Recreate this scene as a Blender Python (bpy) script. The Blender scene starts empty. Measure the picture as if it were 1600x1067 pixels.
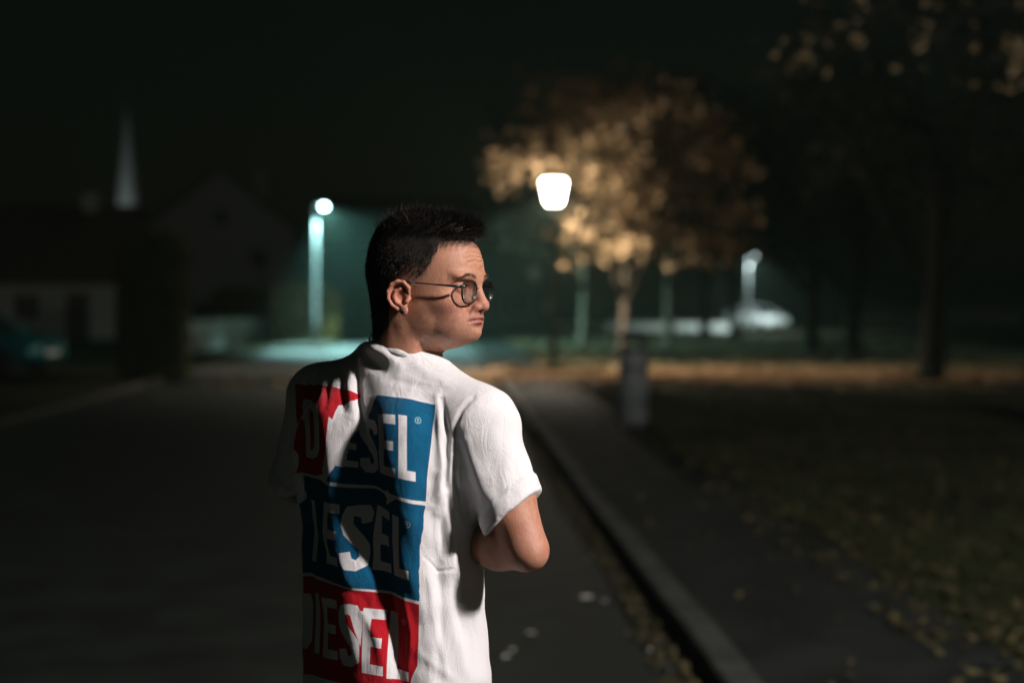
import bpy, bmesh, math, random
import numpy as np
from mathutils import Vector, Matrix
R = math.radians
random.seed(7); rng = np.random.default_rng(7)
scene = bpy.context.scene
col = scene.collection

# ------------------------------------------------------------------ camera
CAM_H, YAW, PITCH, FPX = 1.637, R(2.783), R(1.534), 2222.0   # focal length in pixels of the 1600 px wide photograph
cam_data = bpy.data.cameras.new('camera'); cam = bpy.data.objects.new('camera', cam_data); col.objects.link(cam)
cam.location = (0, 0, CAM_H); cam.rotation_euler = (R(90) - PITCH, 0, -YAW)
cam_data.sensor_width = 36; cam_data.lens = 36 * FPX / 1600
cam_data.clip_start = .05; cam_data.clip_end = 1500
cam_data.dof.use_dof = True; cam_data.dof.focus_distance = 2.36; cam_data.dof.aperture_fstop = 1.8
cam_data.dof.aperture_blades = 9
scene.camera = cam

# ------------------------------------------------------------------ night sky
world = bpy.data.worlds.new('World'); scene.world = world; world.use_nodes = True
nt = world.node_tree; nt.nodes.clear()
sky = nt.nodes.new('ShaderNodeTexSky'); sky.sky_type = 'NISHITA'; sky.sun_disc = False
sky.sun_elevation = R(1.0); sky.sun_rotation = R(200)
bgn = nt.nodes.new('ShaderNodeBackground'); bgn.inputs[1].default_value = .0012
glow = nt.nodes.new('ShaderNodeBackground'); glow.inputs[0].default_value = (.45, 1, .66, 1); glow.inputs[1].default_value = .0014
addn = nt.nodes.new('ShaderNodeAddShader'); wout = nt.nodes.new('ShaderNodeOutputWorld')
nt.links.new(sky.outputs[0], bgn.inputs[0]); nt.links.new(bgn.outputs[0], addn.inputs[0]); nt.links.new(glow.outputs[0], addn.inputs[1])
nt.links.new(addn.outputs[0], wout.inputs[0])
scene.view_settings.view_transform = 'Standard'; scene.view_settings.look = 'None'
scene.view_settings.exposure = 0; scene.view_settings.gamma = 1
scene.view_settings.use_curve_mapping = False
scene.cycles.use_denoising = True; scene.cycles.use_adaptive_sampling = False
scene.cycles.max_bounces = 6; scene.cycles.sample_clamp_indirect = 4
scene.cycles.use_light_tree = True

# ------------------------------------------------------------------ pixels to places
# road frame = world (+Y along the road); view frame = the same turned by the camera's yaw
cy_, sy_ = math.cos(YAW), math.sin(YAW)
def view_to_world(x, y): return (x * cy_ + y * sy_, -x * sy_ + y * cy_)
def at(px, py=None, depth=None, z=0.0):
    """the place seen at pixel px on the ground under row py, or at a given depth along the view"""
    if depth is None:
        depth = (CAM_H - z) * FPX / (py - 474.0)
    xv = (px - 800.0) / FPX * depth
    return view_to_world(xv, depth)
def height_at(py, depth): return CAM_H + (474.0 - py) / FPX * depth
def V(px, py, y):
    """view-frame point at depth y seen at a pixel"""
    cp, sp = math.cos(PITCH), math.sin(PITCH)
    a = (533.5 - py) / FPX
    # u = a*d ; u = y*sp + w*cp ; d = y*cp - w*sp
    w = (a * y * cp - y * sp) / (cp + a * sp)
    d = y * cp - w * sp
    return ((px - 800.0) / FPX * d, y, CAM_H + w)
def project(P):
    cp, sp = math.cos(PITCH), math.sin(PITCH)
    w = P[:, 2] - CAM_H
    d = P[:, 1] * cp - w * sp; u = P[:, 1] * sp + w * cp
    return 800 + FPX * P[:, 0] / d, 533.5 - FPX * u / d

# ------------------------------------------------------------------ materials
def new_mat(name):
    m = bpy.data.materials.new(name); m.use_nodes = True
    return m, m.node_tree.nodes, m.node_tree.links, m.node_tree.nodes['Principled BSDF']
def mat(name, color, rough=.6, noise=.25, scale=12., metal=0., bump=0., bscale=60., spec=.5, sss=0., col2=None, trans=0.):
    m, N, L, p = new_mat(name)
    p.inputs['Roughness'].default_value = rough; p.inputs['Metallic'].default_value = metal
    p.inputs['Specular IOR Level'].default_value = spec
    tc = N.new('ShaderNodeTexCoord'); nz = N.new('ShaderNodeTexNoise'); nz.inputs['Scale'].default_value = scale
    nz.inputs['Detail'].default_value = 6
    L.new(tc.outputs['Object'], nz.inputs['Vector'])
    rp = N.new('ShaderNodeValToRGB'); L.new(nz.outputs['Fac'], rp.inputs[0])
    c2 = col2 or tuple(min(1, c * (1 + noise)) for c in color)
    c1 = tuple(c * (1 - noise) for c in color)
    rp.color_ramp.elements[0].position = .32; rp.color_ramp.elements[0].color = (*c1, 1)
    rp.color_ramp.elements[1].position = .68; rp.color_ramp.elements[1].color = (*c2, 1)
    L.new(rp.outputs[0], p.inputs['Base Color'])
    if bump:
        n2 = N.new('ShaderNodeTexNoise'); n2.inputs['Scale'].default_value = bscale; n2.inputs['Detail'].default_value = 5
        L.new(tc.outputs['Object'], n2.inputs['Vector'])
        b = N.new('ShaderNodeBump'); b.inputs['Strength'].default_value = bump; b.inputs['Distance'].default_value = .01
        L.new(n2.outputs['Fac'], b.inputs['Height']); L.new(b.outputs[0], p.inputs['Normal'])
    if sss:
        p.inputs['Subsurface Weight'].default_value = sss; p.inputs['Subsurface Scale'].default_value = .006
        p.inputs['Subsurface Radius'].default_value = (1, .35, .2)
    if trans:   # thin leaves let light through
        t = N.new('ShaderNodeBsdfTranslucent'); L.new(rp.outputs[0], t.inputs[0])
        mx = N.new('ShaderNodeMixShader'); mx.inputs[0].default_value = trans
        L.new(p.outputs[0], mx.inputs[1]); L.new(t.outputs[0], mx.inputs[2])
        L.new(mx.outputs[0], N['Material Output'].inputs[0])
    return m
def emit(name, color, strength):
    m, N, L, p = new_mat(name); N.remove(p)
    e = N.new('ShaderNodeEmission'); e.inputs[0].default_value = (*color, 1); e.inputs[1].default_value = strength
    L.new(e.outputs[0], N['Material Output'].inputs[0]); return m
def frosted(name, color, strength):
    """glowing frosted glass: gives off light and lets the bulb's light through"""
    m = emit(name, color, strength); N, L = m.node_tree.nodes, m.node_tree.links
    t = N.new('ShaderNodeBsdfTransparent'); a = N.new('ShaderNodeAddShader'); e = N['Emission']
    L.new(e.outputs[0], a.inputs[0]); L.new(t.outputs[0], a.inputs[1]); L.new(a.outputs[0], N['Material Output'].inputs[0]); return m
M = {}
M['asphalt'] = mat('asphalt', (.013, .019, .014), .7, .55, 2.2, bump=.8, bscale=120, spec=.35)
M['path'] = mat('path_asphalt', (.020, .024, .021), .9, .35, 2.1, bump=.5, bscale=150, spec=.12)
M['kerbstone'] = mat('kerb_stone', (.055, .060, .052), .85, .35, 5, bump=.5, bscale=90, spec=.2)
M['gutter'] = mat('gutter_stone', (.055, .055, .046), .85, .35, 4, bump=.5, bscale=90, spec=.2)
M['paving'] = mat('pale_paving', (.10, .105, .10), .8, .2, 1.5, bump=.3, bscale=60, spec=.3)
M['soil'] = mat('grass_soil', (.022, .024, .012), .95, .45, 1.1, bump=.6, bscale=40, spec=.1, col2=(.045, .040, .016))
M['grass'] = mat('grass_blade', (.030, .036, .014), .7, .4, .8, spec=.15)
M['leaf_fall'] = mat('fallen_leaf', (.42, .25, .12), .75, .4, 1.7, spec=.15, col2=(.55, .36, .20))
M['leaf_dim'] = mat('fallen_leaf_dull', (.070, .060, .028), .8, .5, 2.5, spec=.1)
M['leaf_brighten'] = mat('fallen_leaf_brighten', (.20, .18, .10), .8, .4, 2.5, spec=.1)  # lighter leaf tone that brightens the lawn beyond the lamp
M['leaf_pale'] = mat('fallen_leaf_pale', (.80, .79, .74), .5, .05, 30, spec=.2)
M['leaf_autumn'] = mat('autumn_leaf', (.22, .145, .07), .6, .5, 1.6, spec=.25, trans=.35, col2=(.34, .235, .13))
M['leaf_olive'] = mat('olive_leaf', (.34, .26, .12), .6, .35, 1.5, spec=.25, trans=.35, col2=(.50, .38, .22))
M['leaf_dark'] = mat('dark_leaf', (.018, .024, .013), .7, .4, 2.0, spec=.2, trans=.25)
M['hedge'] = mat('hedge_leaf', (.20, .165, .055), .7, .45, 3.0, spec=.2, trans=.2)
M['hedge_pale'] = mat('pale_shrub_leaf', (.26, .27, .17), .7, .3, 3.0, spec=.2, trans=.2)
M['hedge_lit'] = mat('lit_hedge_leaf', (.36, .27, .09), .7, .45, 3.0, spec=.2, trans=.2)  # hedge leaf brightened and yellowed by colour, in place of lamplight
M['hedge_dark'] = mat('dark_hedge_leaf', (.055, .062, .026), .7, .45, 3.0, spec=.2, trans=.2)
M['bark_shade'] = mat('shade_bark', (.022, .021, .017), .95, .4, 9, bump=1., bscale=30, spec=.1)  # bark darkened by colour so these trees look unlit
M['bark_lit'] = mat('lit_bark', (.17, .145, .105), .85, .35, 6, bump=.8, bscale=25, spec=.15)  # bark lightened by colour, standing in for lamplight on two trunks
M['bark'] = mat('bark', (.115, .095, .070), .9, .4, 9, bump=1., bscale=30, spec=.15)
M['black_iron'] = mat('black_iron', (.022, .023, .022), .5, .3, 20, spec=.5)
M['galvanised'] = mat('galvanised_steel', (.24, .25, .25), .6, .15, 9, metal=.2)
M['bin_grey'] = mat('bin_grey', (.20, .23, .22), .55, .25, 6, bump=.2, bscale=50)
M['fence_paint'] = mat('greyed_fence_paint', (.36, .38, .35), .7, .2, 5)  # white paint greyed so the far fence looks dimmer
M['white_paint'] = mat('white_paint', (.74, .75, .72), .6, .12, 5)
M['render_pale'] = mat('pale_render', (.40, .41, .38), .9, .15, 3, bump=.3, bscale=30)
M['wall_lamplit'] = mat('lamplit_facade', (.13, .31, .33), .9, .2, .7, bump=.3, bscale=20)  # teal of the street lamp's glow put into the wall colour
M['roof'] = mat('roof_tile_clay', (.10, .055, .04), .85, .35, 4, bump=.4, bscale=18)
M['slate'] = mat('slate', (.36, .38, .38), .7, .15, 2, bump=.3, bscale=10)
M['glass_dark'] = mat('window_glass', (.015, .02, .022), .08, .1, 3, spec=.7)
M['frame'] = mat('window_frame', (.55, .55, .52), .5, .1, 8)
M['wood_dark'] = mat('dark_wood', (.07, .05, .035), .8, .3, 8)
M['car_teal'] = mat('car_paint_teal', (.012, .16, .17), .25, .08, 3, metal=.25, spec=.6)
M['car_white'] = mat('car_paint_white', (.72, .73, .73), .3, .06, 3, spec=.6)
M['rubber'] = mat('tyre_rubber', (.02, .02, .02), .85, .2, 30)
M['rim'] = mat('wheel_rim', (.5, .5, .5), .3, .1, 20, metal=.8)
M['headlight'] = mat('headlight_glass', (.75, .8, .8), .05, .05, 20, spec=.9)
M['red_glass'] = mat('tail_light_glass', (.35, .02, .02), .15, .1, 20, spec=.8)
M['plate'] = mat('number_plate', (.75, .75, .72), .4, .05, 20)

# ------------------------------------------------------------------ mesh helpers
def tag(o, label=None, cat=None, group=None, kind=None):
    if label: o['label'] = label
    if cat: o['category'] = cat
    if group: o['group'] = group
    if kind: o['kind'] = kind
    return o
def empty(name, loc=(0, 0, 0), rz=0.0, parent=None):
    o = bpy.data.objects.new(name, None); col.objects.link(o)
    o.location = loc; o.rotation_euler = (0, 0, rz); o.parent = parent; o.empty_display_size = .1
    return o
def link(name, me, m, parent=None, loc=None):
    o = bpy.data.objects.new(name, me); col.objects.link(o); o.parent = parent
    if m is not None and not me.materials: me.materials.append(m)
    if loc is not None: o.location = loc
    return o
def mesh_np(name, P, F, smooth=False):
    """mesh from numpy points and an (n,3) or (n,4) array of faces"""
    P = np.asarray(P, np.float32); F = np.asarray(F, np.int32); k = F.shape[1]
    me = bpy.data.meshes.new(name)
    me.vertices.add(len(P)); me.vertices.foreach_set('co', P.ravel())
    me.loops.add(F.size); me.loops.foreach_set('vertex_index', F.ravel())
    me.polygons.add(len(F)); me.polygons.foreach_set('loop_start', np.arange(0, F.size, k, dtype=np.int32))
    try: me.polygons.foreach_set('loop_total', np.full(len(F), k, np.int32))
    except Exception: pass
    if smooth: me.polygons.foreach_set('use_smooth', np.ones(len(F), bool))
    me.update(calc_edges=True); me.validate()
    return me
class MB:
    def __init__(s): s.v = []; s.f = []; s.sm = []
    def add(s, vs, fs, smooth=False):
        n = len(s.v); s.v += [tuple(v) for v in vs]; s.f += [tuple(i + n for i in f) for f in fs]; s.sm += [smooth] * len(fs); return s
    def box(s, x0, x1, y0, y1, z0, z1, bev=0.0):
        if bev <= 0:
            return s.add([(x, y, z) for z in (z0, z1) for y in (y0, y1) for x in (x0, x1)],
                  [(0, 2, 3, 1), (4, 5, 7, 6), (0, 1, 5, 4), (2, 6, 7, 3), (0, 4, 6, 2), (1, 3, 7, 5)])
        b = bev; rings = []
        for z, i in ((z0, b), (z0 + b, 0), (z1 - b, 0), (z1, b)):
            rings.append([(x0 + i + b, y0 + i, z), (x1 - i - b, y0 + i, z), (x1 - i, y0 + i + b, z), (x1 - i, y1 - i - b, z),
                          (x1 - i - b, y1 - i, z), (x0 + i + b, y1 - i, z), (x0 + i, y1 - i - b, z), (x0 + i, y0 + i + b, z)])
        return s.loft(rings)
    def loft(s, rings, caps=True, smooth=False, closed=True):
        n = len(rings[0]); vs = [v for r in rings for v in r]; fs = []
        for i in range(len(rings) - 1):
            for j in range(n if closed else n - 1):
                a, b = i * n + j, i * n + (j + 1) % n
                fs.append((a, b, b + n, a + n))
        s.add(vs, fs, smooth)
        if caps:
            s.add(rings[0], [tuple(range(n))[::-1]]); s.add(rings[-1], [tuple(range(n))])
        return s
    def lathe(s, prof, n=20, c=(0, 0), smooth=True, caps=True):
        return s.loft([[(c[0] + r * math.cos(2 * math.pi * k / n), c[1] + r * math.sin(2 * math.pi * k / n), z) for k in range(n)] for r, z in prof], caps, smooth)
    def tube(s, pts, rad, n=8, smooth=True, caps=True, closed=False):
        pts = [Vector(p) for p in pts]; m = len(pts)
        rad = rad if isinstance(rad, (list, tuple)) else [rad] * m
        up = Vector((0, 0, 1)); rings = []; prev = None
        for i in range(m):
            t = (pts[(i + 1) % m] - pts[i - 1]) if closed else (pts[min(i + 1, m - 1)] - pts[max(i - 1, 0)])
            t.normalize()
            if prev is None:
                a = t.cross(up)
                if a.length < .05: a = t.cross(Vector((0, 1, 0)))
            else: a = prev - t * prev.dot(t)
            a.normalize(); prev = a; b = t.cross(a)
            rings.append([tuple(pts[i] + (a * math.cos(2 * math.pi * k / n) + b * math.sin(2 * math.pi * k / n)) * rad[i]) for k in range(n)])
        if closed: rings.append(rings[0]); caps = False
        return s.loft(rings, caps, smooth)
    def quad(s, a, b, c, d): return s.add([a, b, c, d], [(0, 1, 2, 3)])
    def prism(s, poly, y0, y1):
        """polygon in x,z pushed from y0 to y1"""
        return s.loft([[(x, y0, z) for x, z in poly], [(x, y1, z) for x, z in poly]])
    def prism_x(s, poly, x0, x1):
        return s.loft([[(x0, y, z) for y, z in poly], [(x1, y, z) for y, z in poly]])
    def mesh(s, name):
        me = bpy.data.meshes.new(name); me.from_pydata(s.v, [], s.f); me.polygons.foreach_set('use_smooth', s.sm)
        bm = bmesh.new(); bm.from_mesh(me); bmesh.ops.remove_doubles(bm, verts=bm.verts, dist=1e-6)
        bmesh.ops.recalc_face_normals(bm, faces=bm.faces); bm.to_mesh(me); bm.free()
        return me
    def build(s, name, m, parent=None, loc=None): return link(name, s.mesh(name), m, parent, loc)
def copy_tree(o, parent=None):
    c = o.copy(); col.objects.link(c); c.parent = parent
    for ch in list(o.children): copy_tree(ch, c)
    return c
def leaf_cloud(centers, size, flat=0.0, fold=.35, aspect=.62, seed=1):
    """many small folded leaves (two quads each) as arrays"""
    g = np.random.default_rng(seed); n = len(centers)
    a = g.normal(size=(n, 3)); a[:, 2] *= (1 - flat); a /= np.linalg.norm(a, axis=1)[:, None] + 1e-9
    b = g.normal(size=(n, 3)); b[:, 2] *= (1 - flat); b -= a * (a * b).sum(1)[:, None]; b /= np.linalg.norm(b, axis=1)[:, None] + 1e-9
    nrm = np.cross(a, b); s = (size * g.uniform(.6, 1.25, n))[:, None]
    c = np.asarray(centers)
    w = aspect
    P = np.stack([c - a * s * .5, c + a * s * .5, c + b * s * w * .5 + nrm * s * fold * .3 + a * s * .05,
                  c - b * s * w * .5 + nrm * s * fold * .3 - a * s * .05], 1).reshape(-1, 3)
    i = np.arange(n)[:, None] * 4
    F = np.concatenate([i + np.array([[0, 1, 2]]), i + np.array([[1, 0, 3]])], 0)
    return P, F
# ------------------------------------------------------------------ ground
ROAD_L, KERB0, KERB1, GRASS_X = -5.9, 1.13, 1.30, 2.5
def sheet(name, x0, x1, y0, y1, z, m, nx=1, ny=1):
    xs = np.linspace(x0, x1, nx + 1); ys = np.linspace(y0, y1, ny + 1)
    P = np.array([(x, y, z) for y in ys for x in xs])
    F = [(j * (nx + 1) + i, j * (nx + 1) + i + 1, (j + 1) * (nx + 1) + i + 1, (j + 1) * (nx + 1) + i) for j in range(ny) for i in range(nx)]
    return tag(link(name, mesh_np(name, P, F), M[m]), kind='structure')
sheet('ground', -400, 400, -60, 900, -.02, 'soil')
sheet('road', ROAD_L, .98, -20, 140, .0, 'asphalt')
sheet('side_road', -60, 60, 84, 91, .004, 'asphalt')
sheet('paved_crossing', ROAD_L, .98, 33.5, 70, .005, 'paving')
tag(MB().box(ROAD_L - .1, -4.1, 50, 61, -.05, .11, .03).build('kerb_build_out', M['gutter']), kind='structure')
# gutter strip and kerb of single stones
g = empty('gutter'); tag(g, kind='structure')
gm = MB().box(.983, KERB0 - .004, 0, .99, -.05, .006, .004).mesh('gutter_slab')
kp = [(KERB0, -.1), (KERB0 + .012, .085), (KERB0 + .03, .1), (KERB1 - .012, .1), (KERB1, .088), (KERB1, -.1)]
km = MB().prism(kp, 0, .985).mesh('kerb_stone')
k_ = empty('kerb'); tag(k_, kind='structure')
for i in range(60):
    y = -4 + i * 1.0
    o = link('gutter_slab', gm, M['gutter'], g, (random.uniform(-.003, .003), y, random.uniform(-.004, .002)))
    o = link('kerb_stone', km, M['kerbstone'], k_, (random.uniform(-.006, .006), y, random.uniform(-.006, .006)))
    o.rotation_euler = (random.uniform(-.003, .003), random.uniform(-.012, .012), random.uniform(-.004, .004))
tag(MB().box(KERB1 + .002, GRASS_X, -20, 62, -.1, .088).build('pavement', M['path']), kind='structure')
# uneven turf right of the pavement
def turf(name, x0, x1, y0, y1, z, nx, ny, seed):
    xs = np.linspace(x0, x1, nx + 1); ys = np.linspace(y0, y1, ny + 1)
    X, Y = np.meshgrid(xs, ys); g_ = np.random.default_rng(seed)
    Z = z + .02 * np.sin(X * 1.7 + .4) * np.cos(Y * .9) + .012 * np.sin(X * 4.1 + Y * 2.3) + g_.normal(0, .004, X.shape)
    i = np.arange(nx * ny); i = i + i // nx
    F = np.stack([i, i + 1, i + nx + 2, i + nx + 1], 1)
    return tag(link(name, mesh_np(name, np.stack([X, Y, Z], -1).reshape(-1, 3), F, True), M['soil']), kind='structure')
turf('lawn', GRASS_X + .002, 60, -15, 84, .075, 140, 200, 3)
turf('verge', -60, ROAD_L - .12, -15, 84, .05, 120, 180, 4)
vk = MB().prism([(ROAD_L - .13, -.1), (ROAD_L - .13, .075), (ROAD_L - .02, .075), (ROAD_L, .06), (ROAD_L, -.1)], 0, .985).mesh('verge_stone')
e_ = empty('verge_edging'); tag(e_, kind='structure')
for i in range(60): link('edging_stone', vk, M['gutter'], e_, (random.uniform(-.006, .006), 18 + i * 1.0, random.uniform(-.006, .006)))

# grass blades near the camera, fallen leaves
def lawn_z(x, y): return .075 + .02 * np.sin(x * 1.7 + .4) * np.cos(y * .9) + .012 * np.sin(x * 4.1 + y * 2.3)
def blades(name, label, n, xf, yf, seed, h=.05):
    g_ = np.random.default_rng(seed); x = xf(g_, n); y = yf(g_, n); z = lawn_z(x, y) - .005
    a = g_.uniform(0, 6.28, n); hh = h * g_.uniform(.5, 1.5, n); w = .004 + .0035 * (y / 14)
    lean = g_.normal(0, .5, (n, 2)) * hh[:, None]
    P = np.zeros((n, 3, 3)); P[:, 0] = np.stack([x - np.cos(a) * w, y - np.sin(a) * w, z], 1); P[:, 1] = np.stack([x + np.cos(a) * w, y + np.sin(a) * w, z], 1)
    P[:, 2] = np.stack([x + lean[:, 0], y + lean[:, 1], z + hh], 1)
    return tag(link(name, mesh_np(name, P.reshape(-1, 3), np.arange(3 * n).reshape(-1, 3)), M['grass']), label, 'grass', kind='stuff')
blades('grass', 'short dark grass of the park lawn beside the pavement', 130000,
       lambda g_, n: GRASS_X + .02 + np.abs(g_.normal(0, 1, n)) ** 1.1 * 3.2, lambda g_, n: 3.5 + g_.uniform(0, 1, n) ** 1.5 * 40, 11)
def scatter(name, label, n, xf, yf, zf, m, size, seed, flat=.72):
    g_ = np.random.default_rng(seed); x = xf(g_, n); y = yf(g_, n)
    P, F = leaf_cloud(np.stack([x, y, zf(x, y) + .014 + g_.uniform(0, .02, n)], 1), size, flat, seed=seed)
    return tag(link(name, mesh_np(name, P, F), M[m]), label, 'leaves', kind='stuff')
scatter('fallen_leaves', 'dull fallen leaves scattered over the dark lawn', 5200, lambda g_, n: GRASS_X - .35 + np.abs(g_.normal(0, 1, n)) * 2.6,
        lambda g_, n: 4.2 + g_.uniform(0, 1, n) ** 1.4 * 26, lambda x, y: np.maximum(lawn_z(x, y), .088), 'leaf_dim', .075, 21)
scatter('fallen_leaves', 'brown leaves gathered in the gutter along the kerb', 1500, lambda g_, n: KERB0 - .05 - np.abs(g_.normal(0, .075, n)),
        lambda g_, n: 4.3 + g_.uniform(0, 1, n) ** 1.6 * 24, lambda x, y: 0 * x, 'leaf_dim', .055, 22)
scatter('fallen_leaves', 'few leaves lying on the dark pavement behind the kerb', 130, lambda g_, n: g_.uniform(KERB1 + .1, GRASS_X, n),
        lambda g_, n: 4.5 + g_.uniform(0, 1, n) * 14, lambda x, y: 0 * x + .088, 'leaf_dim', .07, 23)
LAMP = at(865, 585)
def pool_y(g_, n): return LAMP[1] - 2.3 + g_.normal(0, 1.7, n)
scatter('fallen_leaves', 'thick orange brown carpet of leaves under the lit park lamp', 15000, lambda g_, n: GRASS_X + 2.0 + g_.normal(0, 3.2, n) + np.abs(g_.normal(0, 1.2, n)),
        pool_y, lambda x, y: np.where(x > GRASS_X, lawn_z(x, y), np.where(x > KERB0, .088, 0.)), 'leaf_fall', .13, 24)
scatter('fallen_leaves', 'pale leaves added to brighten the park lawn beyond the lit lamp', 15000, lambda g_, n: 2.6 + g_.uniform(0, 16, n),
        lambda g_, n: 33 + g_.uniform(0, 1, n) ** 1.3 * 30, lawn_z, 'leaf_brighten', .14, 25)  # leaves added to lighten the ground as if lamplit
# pale single leaves on the road beside the man
lm_ = None
for px, py, s, lab in ((918, 938, .075, 'brightest pale leaf on the road right of the shirt'), (945, 943, .045, 'small pale leaf just right of the brightest pale leaf'),
                  (829, 994, .055, 'pale leaf on the road near the shirt, below the brightest one'), (800, 1020, .05, 'flat pale leaf on the road close to the shirt hem'),
                  (792, 1031, .045, 'lowest small pale leaf on the road beside the shirt hem'), (922, 875, .045, 'faint pale leaf on the road above the brightest one'),
                  (1015, 1020, .045, 'pale leaf lying on the road close to the gutter')):
    x, y = at(px, py); o = empty('fallen_leaf', (x, y, .006), random.uniform(0, 6))
    b = MB(); n = 6; L_ = s; pts = [(-.5, 0), (-.3, .26), (.05, .34), (.32, .2), (.5, 0), (.3, -.22), (0, -.34), (-.32, -.24)]
    mid = [(t * L_, 0, .12 * L_ * (1 - 4 * t * t) * .2) for t in (-.5, -.25, 0, .25, .5)]
    top = [(p[0] * L_, p[1] * L_, .16 * L_) for p in pts[1:4]]; bot = [(p[0] * L_, p[1] * L_, .13 * L_) for p in pts[5:8][::-1]]
    b.add([mid[0]] + top + [mid[4]] + mid[1:4][::-1], [(0, 1, 7), (1, 2, 6, 7), (2, 3, 5, 6), (3, 4, 5)])
    b.add([mid[0]] + bot + [mid[4]] + mid[1:4][::-1], [(0, 7, 1), (1, 7, 6, 2), (2, 6, 5, 3), (3, 5, 4)])
    b.build('blade', M['leaf_pale'], o)
    MB().tube([(.5 * L_, 0, .002), (.68 * L_, .02 * L_, .012 * L_)], .0012, 5).build('stalk', M['leaf_dim'], o)
    tag(o, lab, 'leaf', 'pale fallen leaves on the road')
# ------------------------------------------------------------------ lamps
def light(name, kind, parent, loc, energy, color, **kw):
    ld = bpy.data.lights.new(name, kind); ld.energy = energy; ld.color = color
    rot = kw.pop('rot', None)
    for k, v in kw.items(): setattr(ld, k, v)
    o = bpy.data.objects.new(name, ld); col.objects.link(o); o.parent = parent; o.location = loc
    if rot: o.rotation_euler = rot
    return o
def park_lamp(x, y, h, strength, color, label, down=0., bulb=0., group='park lamps with tapered lanterns'):
    o = empty('park_lamp', (x, y, .07)); tag(o, label, 'street lamp', group)
    MB().lathe([(.11, 0), (.11, .04), (.085, .06), (.085, .95), (.06, 1.02), (.055, 1.1)], 16).build('base', M['black_iron'], o)
    MB().lathe([(.052, 1.1), (.042, h - .95), (.06, h - .93), (.06, h - .9), (.04, h - .88), (.04, h - .78)], 14).build('post', M['black_iron'], o)
    MB().lathe([(.04, h - .78), (.075, h - .72), (.085, h - .69)], 18).build('lantern_collar', M['black_iron'], o)
    em = frosted('lantern_glow', color, strength) if bulb else emit('lantern_glow', color, strength)
    if bulb: light('bulb_light', 'POINT', o, (0, 0, h - .42), bulb, color, shadow_soft_size=0.0)
    MB().lathe([(.155, h - .688), (.17, h - .66), (.262, h - .2), (.262, h - .17)], 22).build('lantern_glass', em, o)
    if down: light('lamp_light', 'SPOT', o, (0, 0, h - .44), down, color, spot_size=R(152), spot_blend=.3, shadow_soft_size=0.0)
    for k in range(4):
        a = k * math.pi / 2 + .4
        MB().tube([(.176 * math.cos(a), .176 * math.sin(a), h - .69), (.27 * math.cos(a), .27 * math.sin(a), h - .165)], .007, 6).build('lantern_rib', M['black_iron'], o)
    r = MB().lathe([(.29, h - .168), (.30, h - .15), (.2, h - .06), (.07, h - .02), (.05, h)], 22).build('lantern_roof', M['black_iron'], o)
    MB().lathe([(.02, h), (.03, h + .03), (.008, h + .07)], 10).build('finial', M['black_iron'], r)
    return o
park_lamp(LAMP[0], LAMP[1], height_at(277, 32.8), 22, (1, .86, .70), 'glowing park lamp on a dark post beside the orange autumn tree', 2200, 480)
# the lamp that lights the man stands on the lawn behind the photographer, right of the frame
KEY = view_to_world(4.65, -.74)
park_lamp(KEY[0], KEY[1], 5.35, 900, (1, .915, .89), 'park lamp on the lawn behind the photographer')

def street_lamp(x, y, h, rz, energy, color, label, tilt=12, cone=150, bowl=60, nod=0):
    o = empty('street_lamp', (x, y, .04), rz); tag(o, label, 'street lamp', 'tall street lamps with a side arm')
    MB().lathe([(.12, 0), (.12, .9), (.10, .98), (.085, h - .25), (.08, h - .12)], 14).build('post', M['galvanised'], o)
    MB().tube([(0, 0, h - .16), (.03, 0, h - .04), (.07, 0, h), (.14, 0, h + .01)], .035, 10).build('arm', M['galvanised'], o)
    hd = MB()
    hd.loft([[(.10 + a * .0, s * .05, h - .02 + u * .06) for s, u in ((-1, 0), (1, 0), (1, 1), (-1, 1))] if a == 0 else
             [(.10 + a, s * w, h - .035 + u * t) for s, u in ((-1, 0), (1, 0), (.7, 1), (-.7, 1))] for a, w, t in ((0, 0, 0), (.08, .12, .10), (.34, .13, .09), (.44, .07, .05))])
    hd.build('luminaire', M['galvanised'], o)
    bw = MB().loft([[(.35 + r * math.cos(k * .524), r * math.sin(k * .524), h - .037 - dz) for k in range(12)] for r, dz in ((.10, 0), (.09, .045), (.06, .08), (.01, .095))], smooth=True)
    bw.build('luminaire_lens', emit('led_glow', color, bowl), o)
    light('lamp_light', 'SPOT', o, (.35, 0, h - .16), energy, color, rot=(R(-nod), R(-tilt), 0), spot_size=R(cone), spot_blend=.6, shadow_soft_size=0.0)
    return o
SL = at(492, 544)
street_lamp(SL[0], SL[1], height_at(322, 52), R(4), 9000, (.50, 1, .99), 'tall cool white street lamp lit beside the trimmed hedge', tilt=26, cone=130, bowl=60, nod=10)
FL = at(1168, depth=76)
street_lamp(FL[0], FL[1], 4.15, R(-25), 1900, (.8, 1, .98), 'far street lamp post lit pale blue behind the autumn tree', tilt=0, cone=165, bowl=5)
LL = at(-330, depth=44)
street_lamp(LL[0], LL[1], 6.2, R(0), 320, (.5, 1, .9), 'street lamp standing left of the picture by the parked teal car', tilt=18, cone=160, bowl=60)

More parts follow.
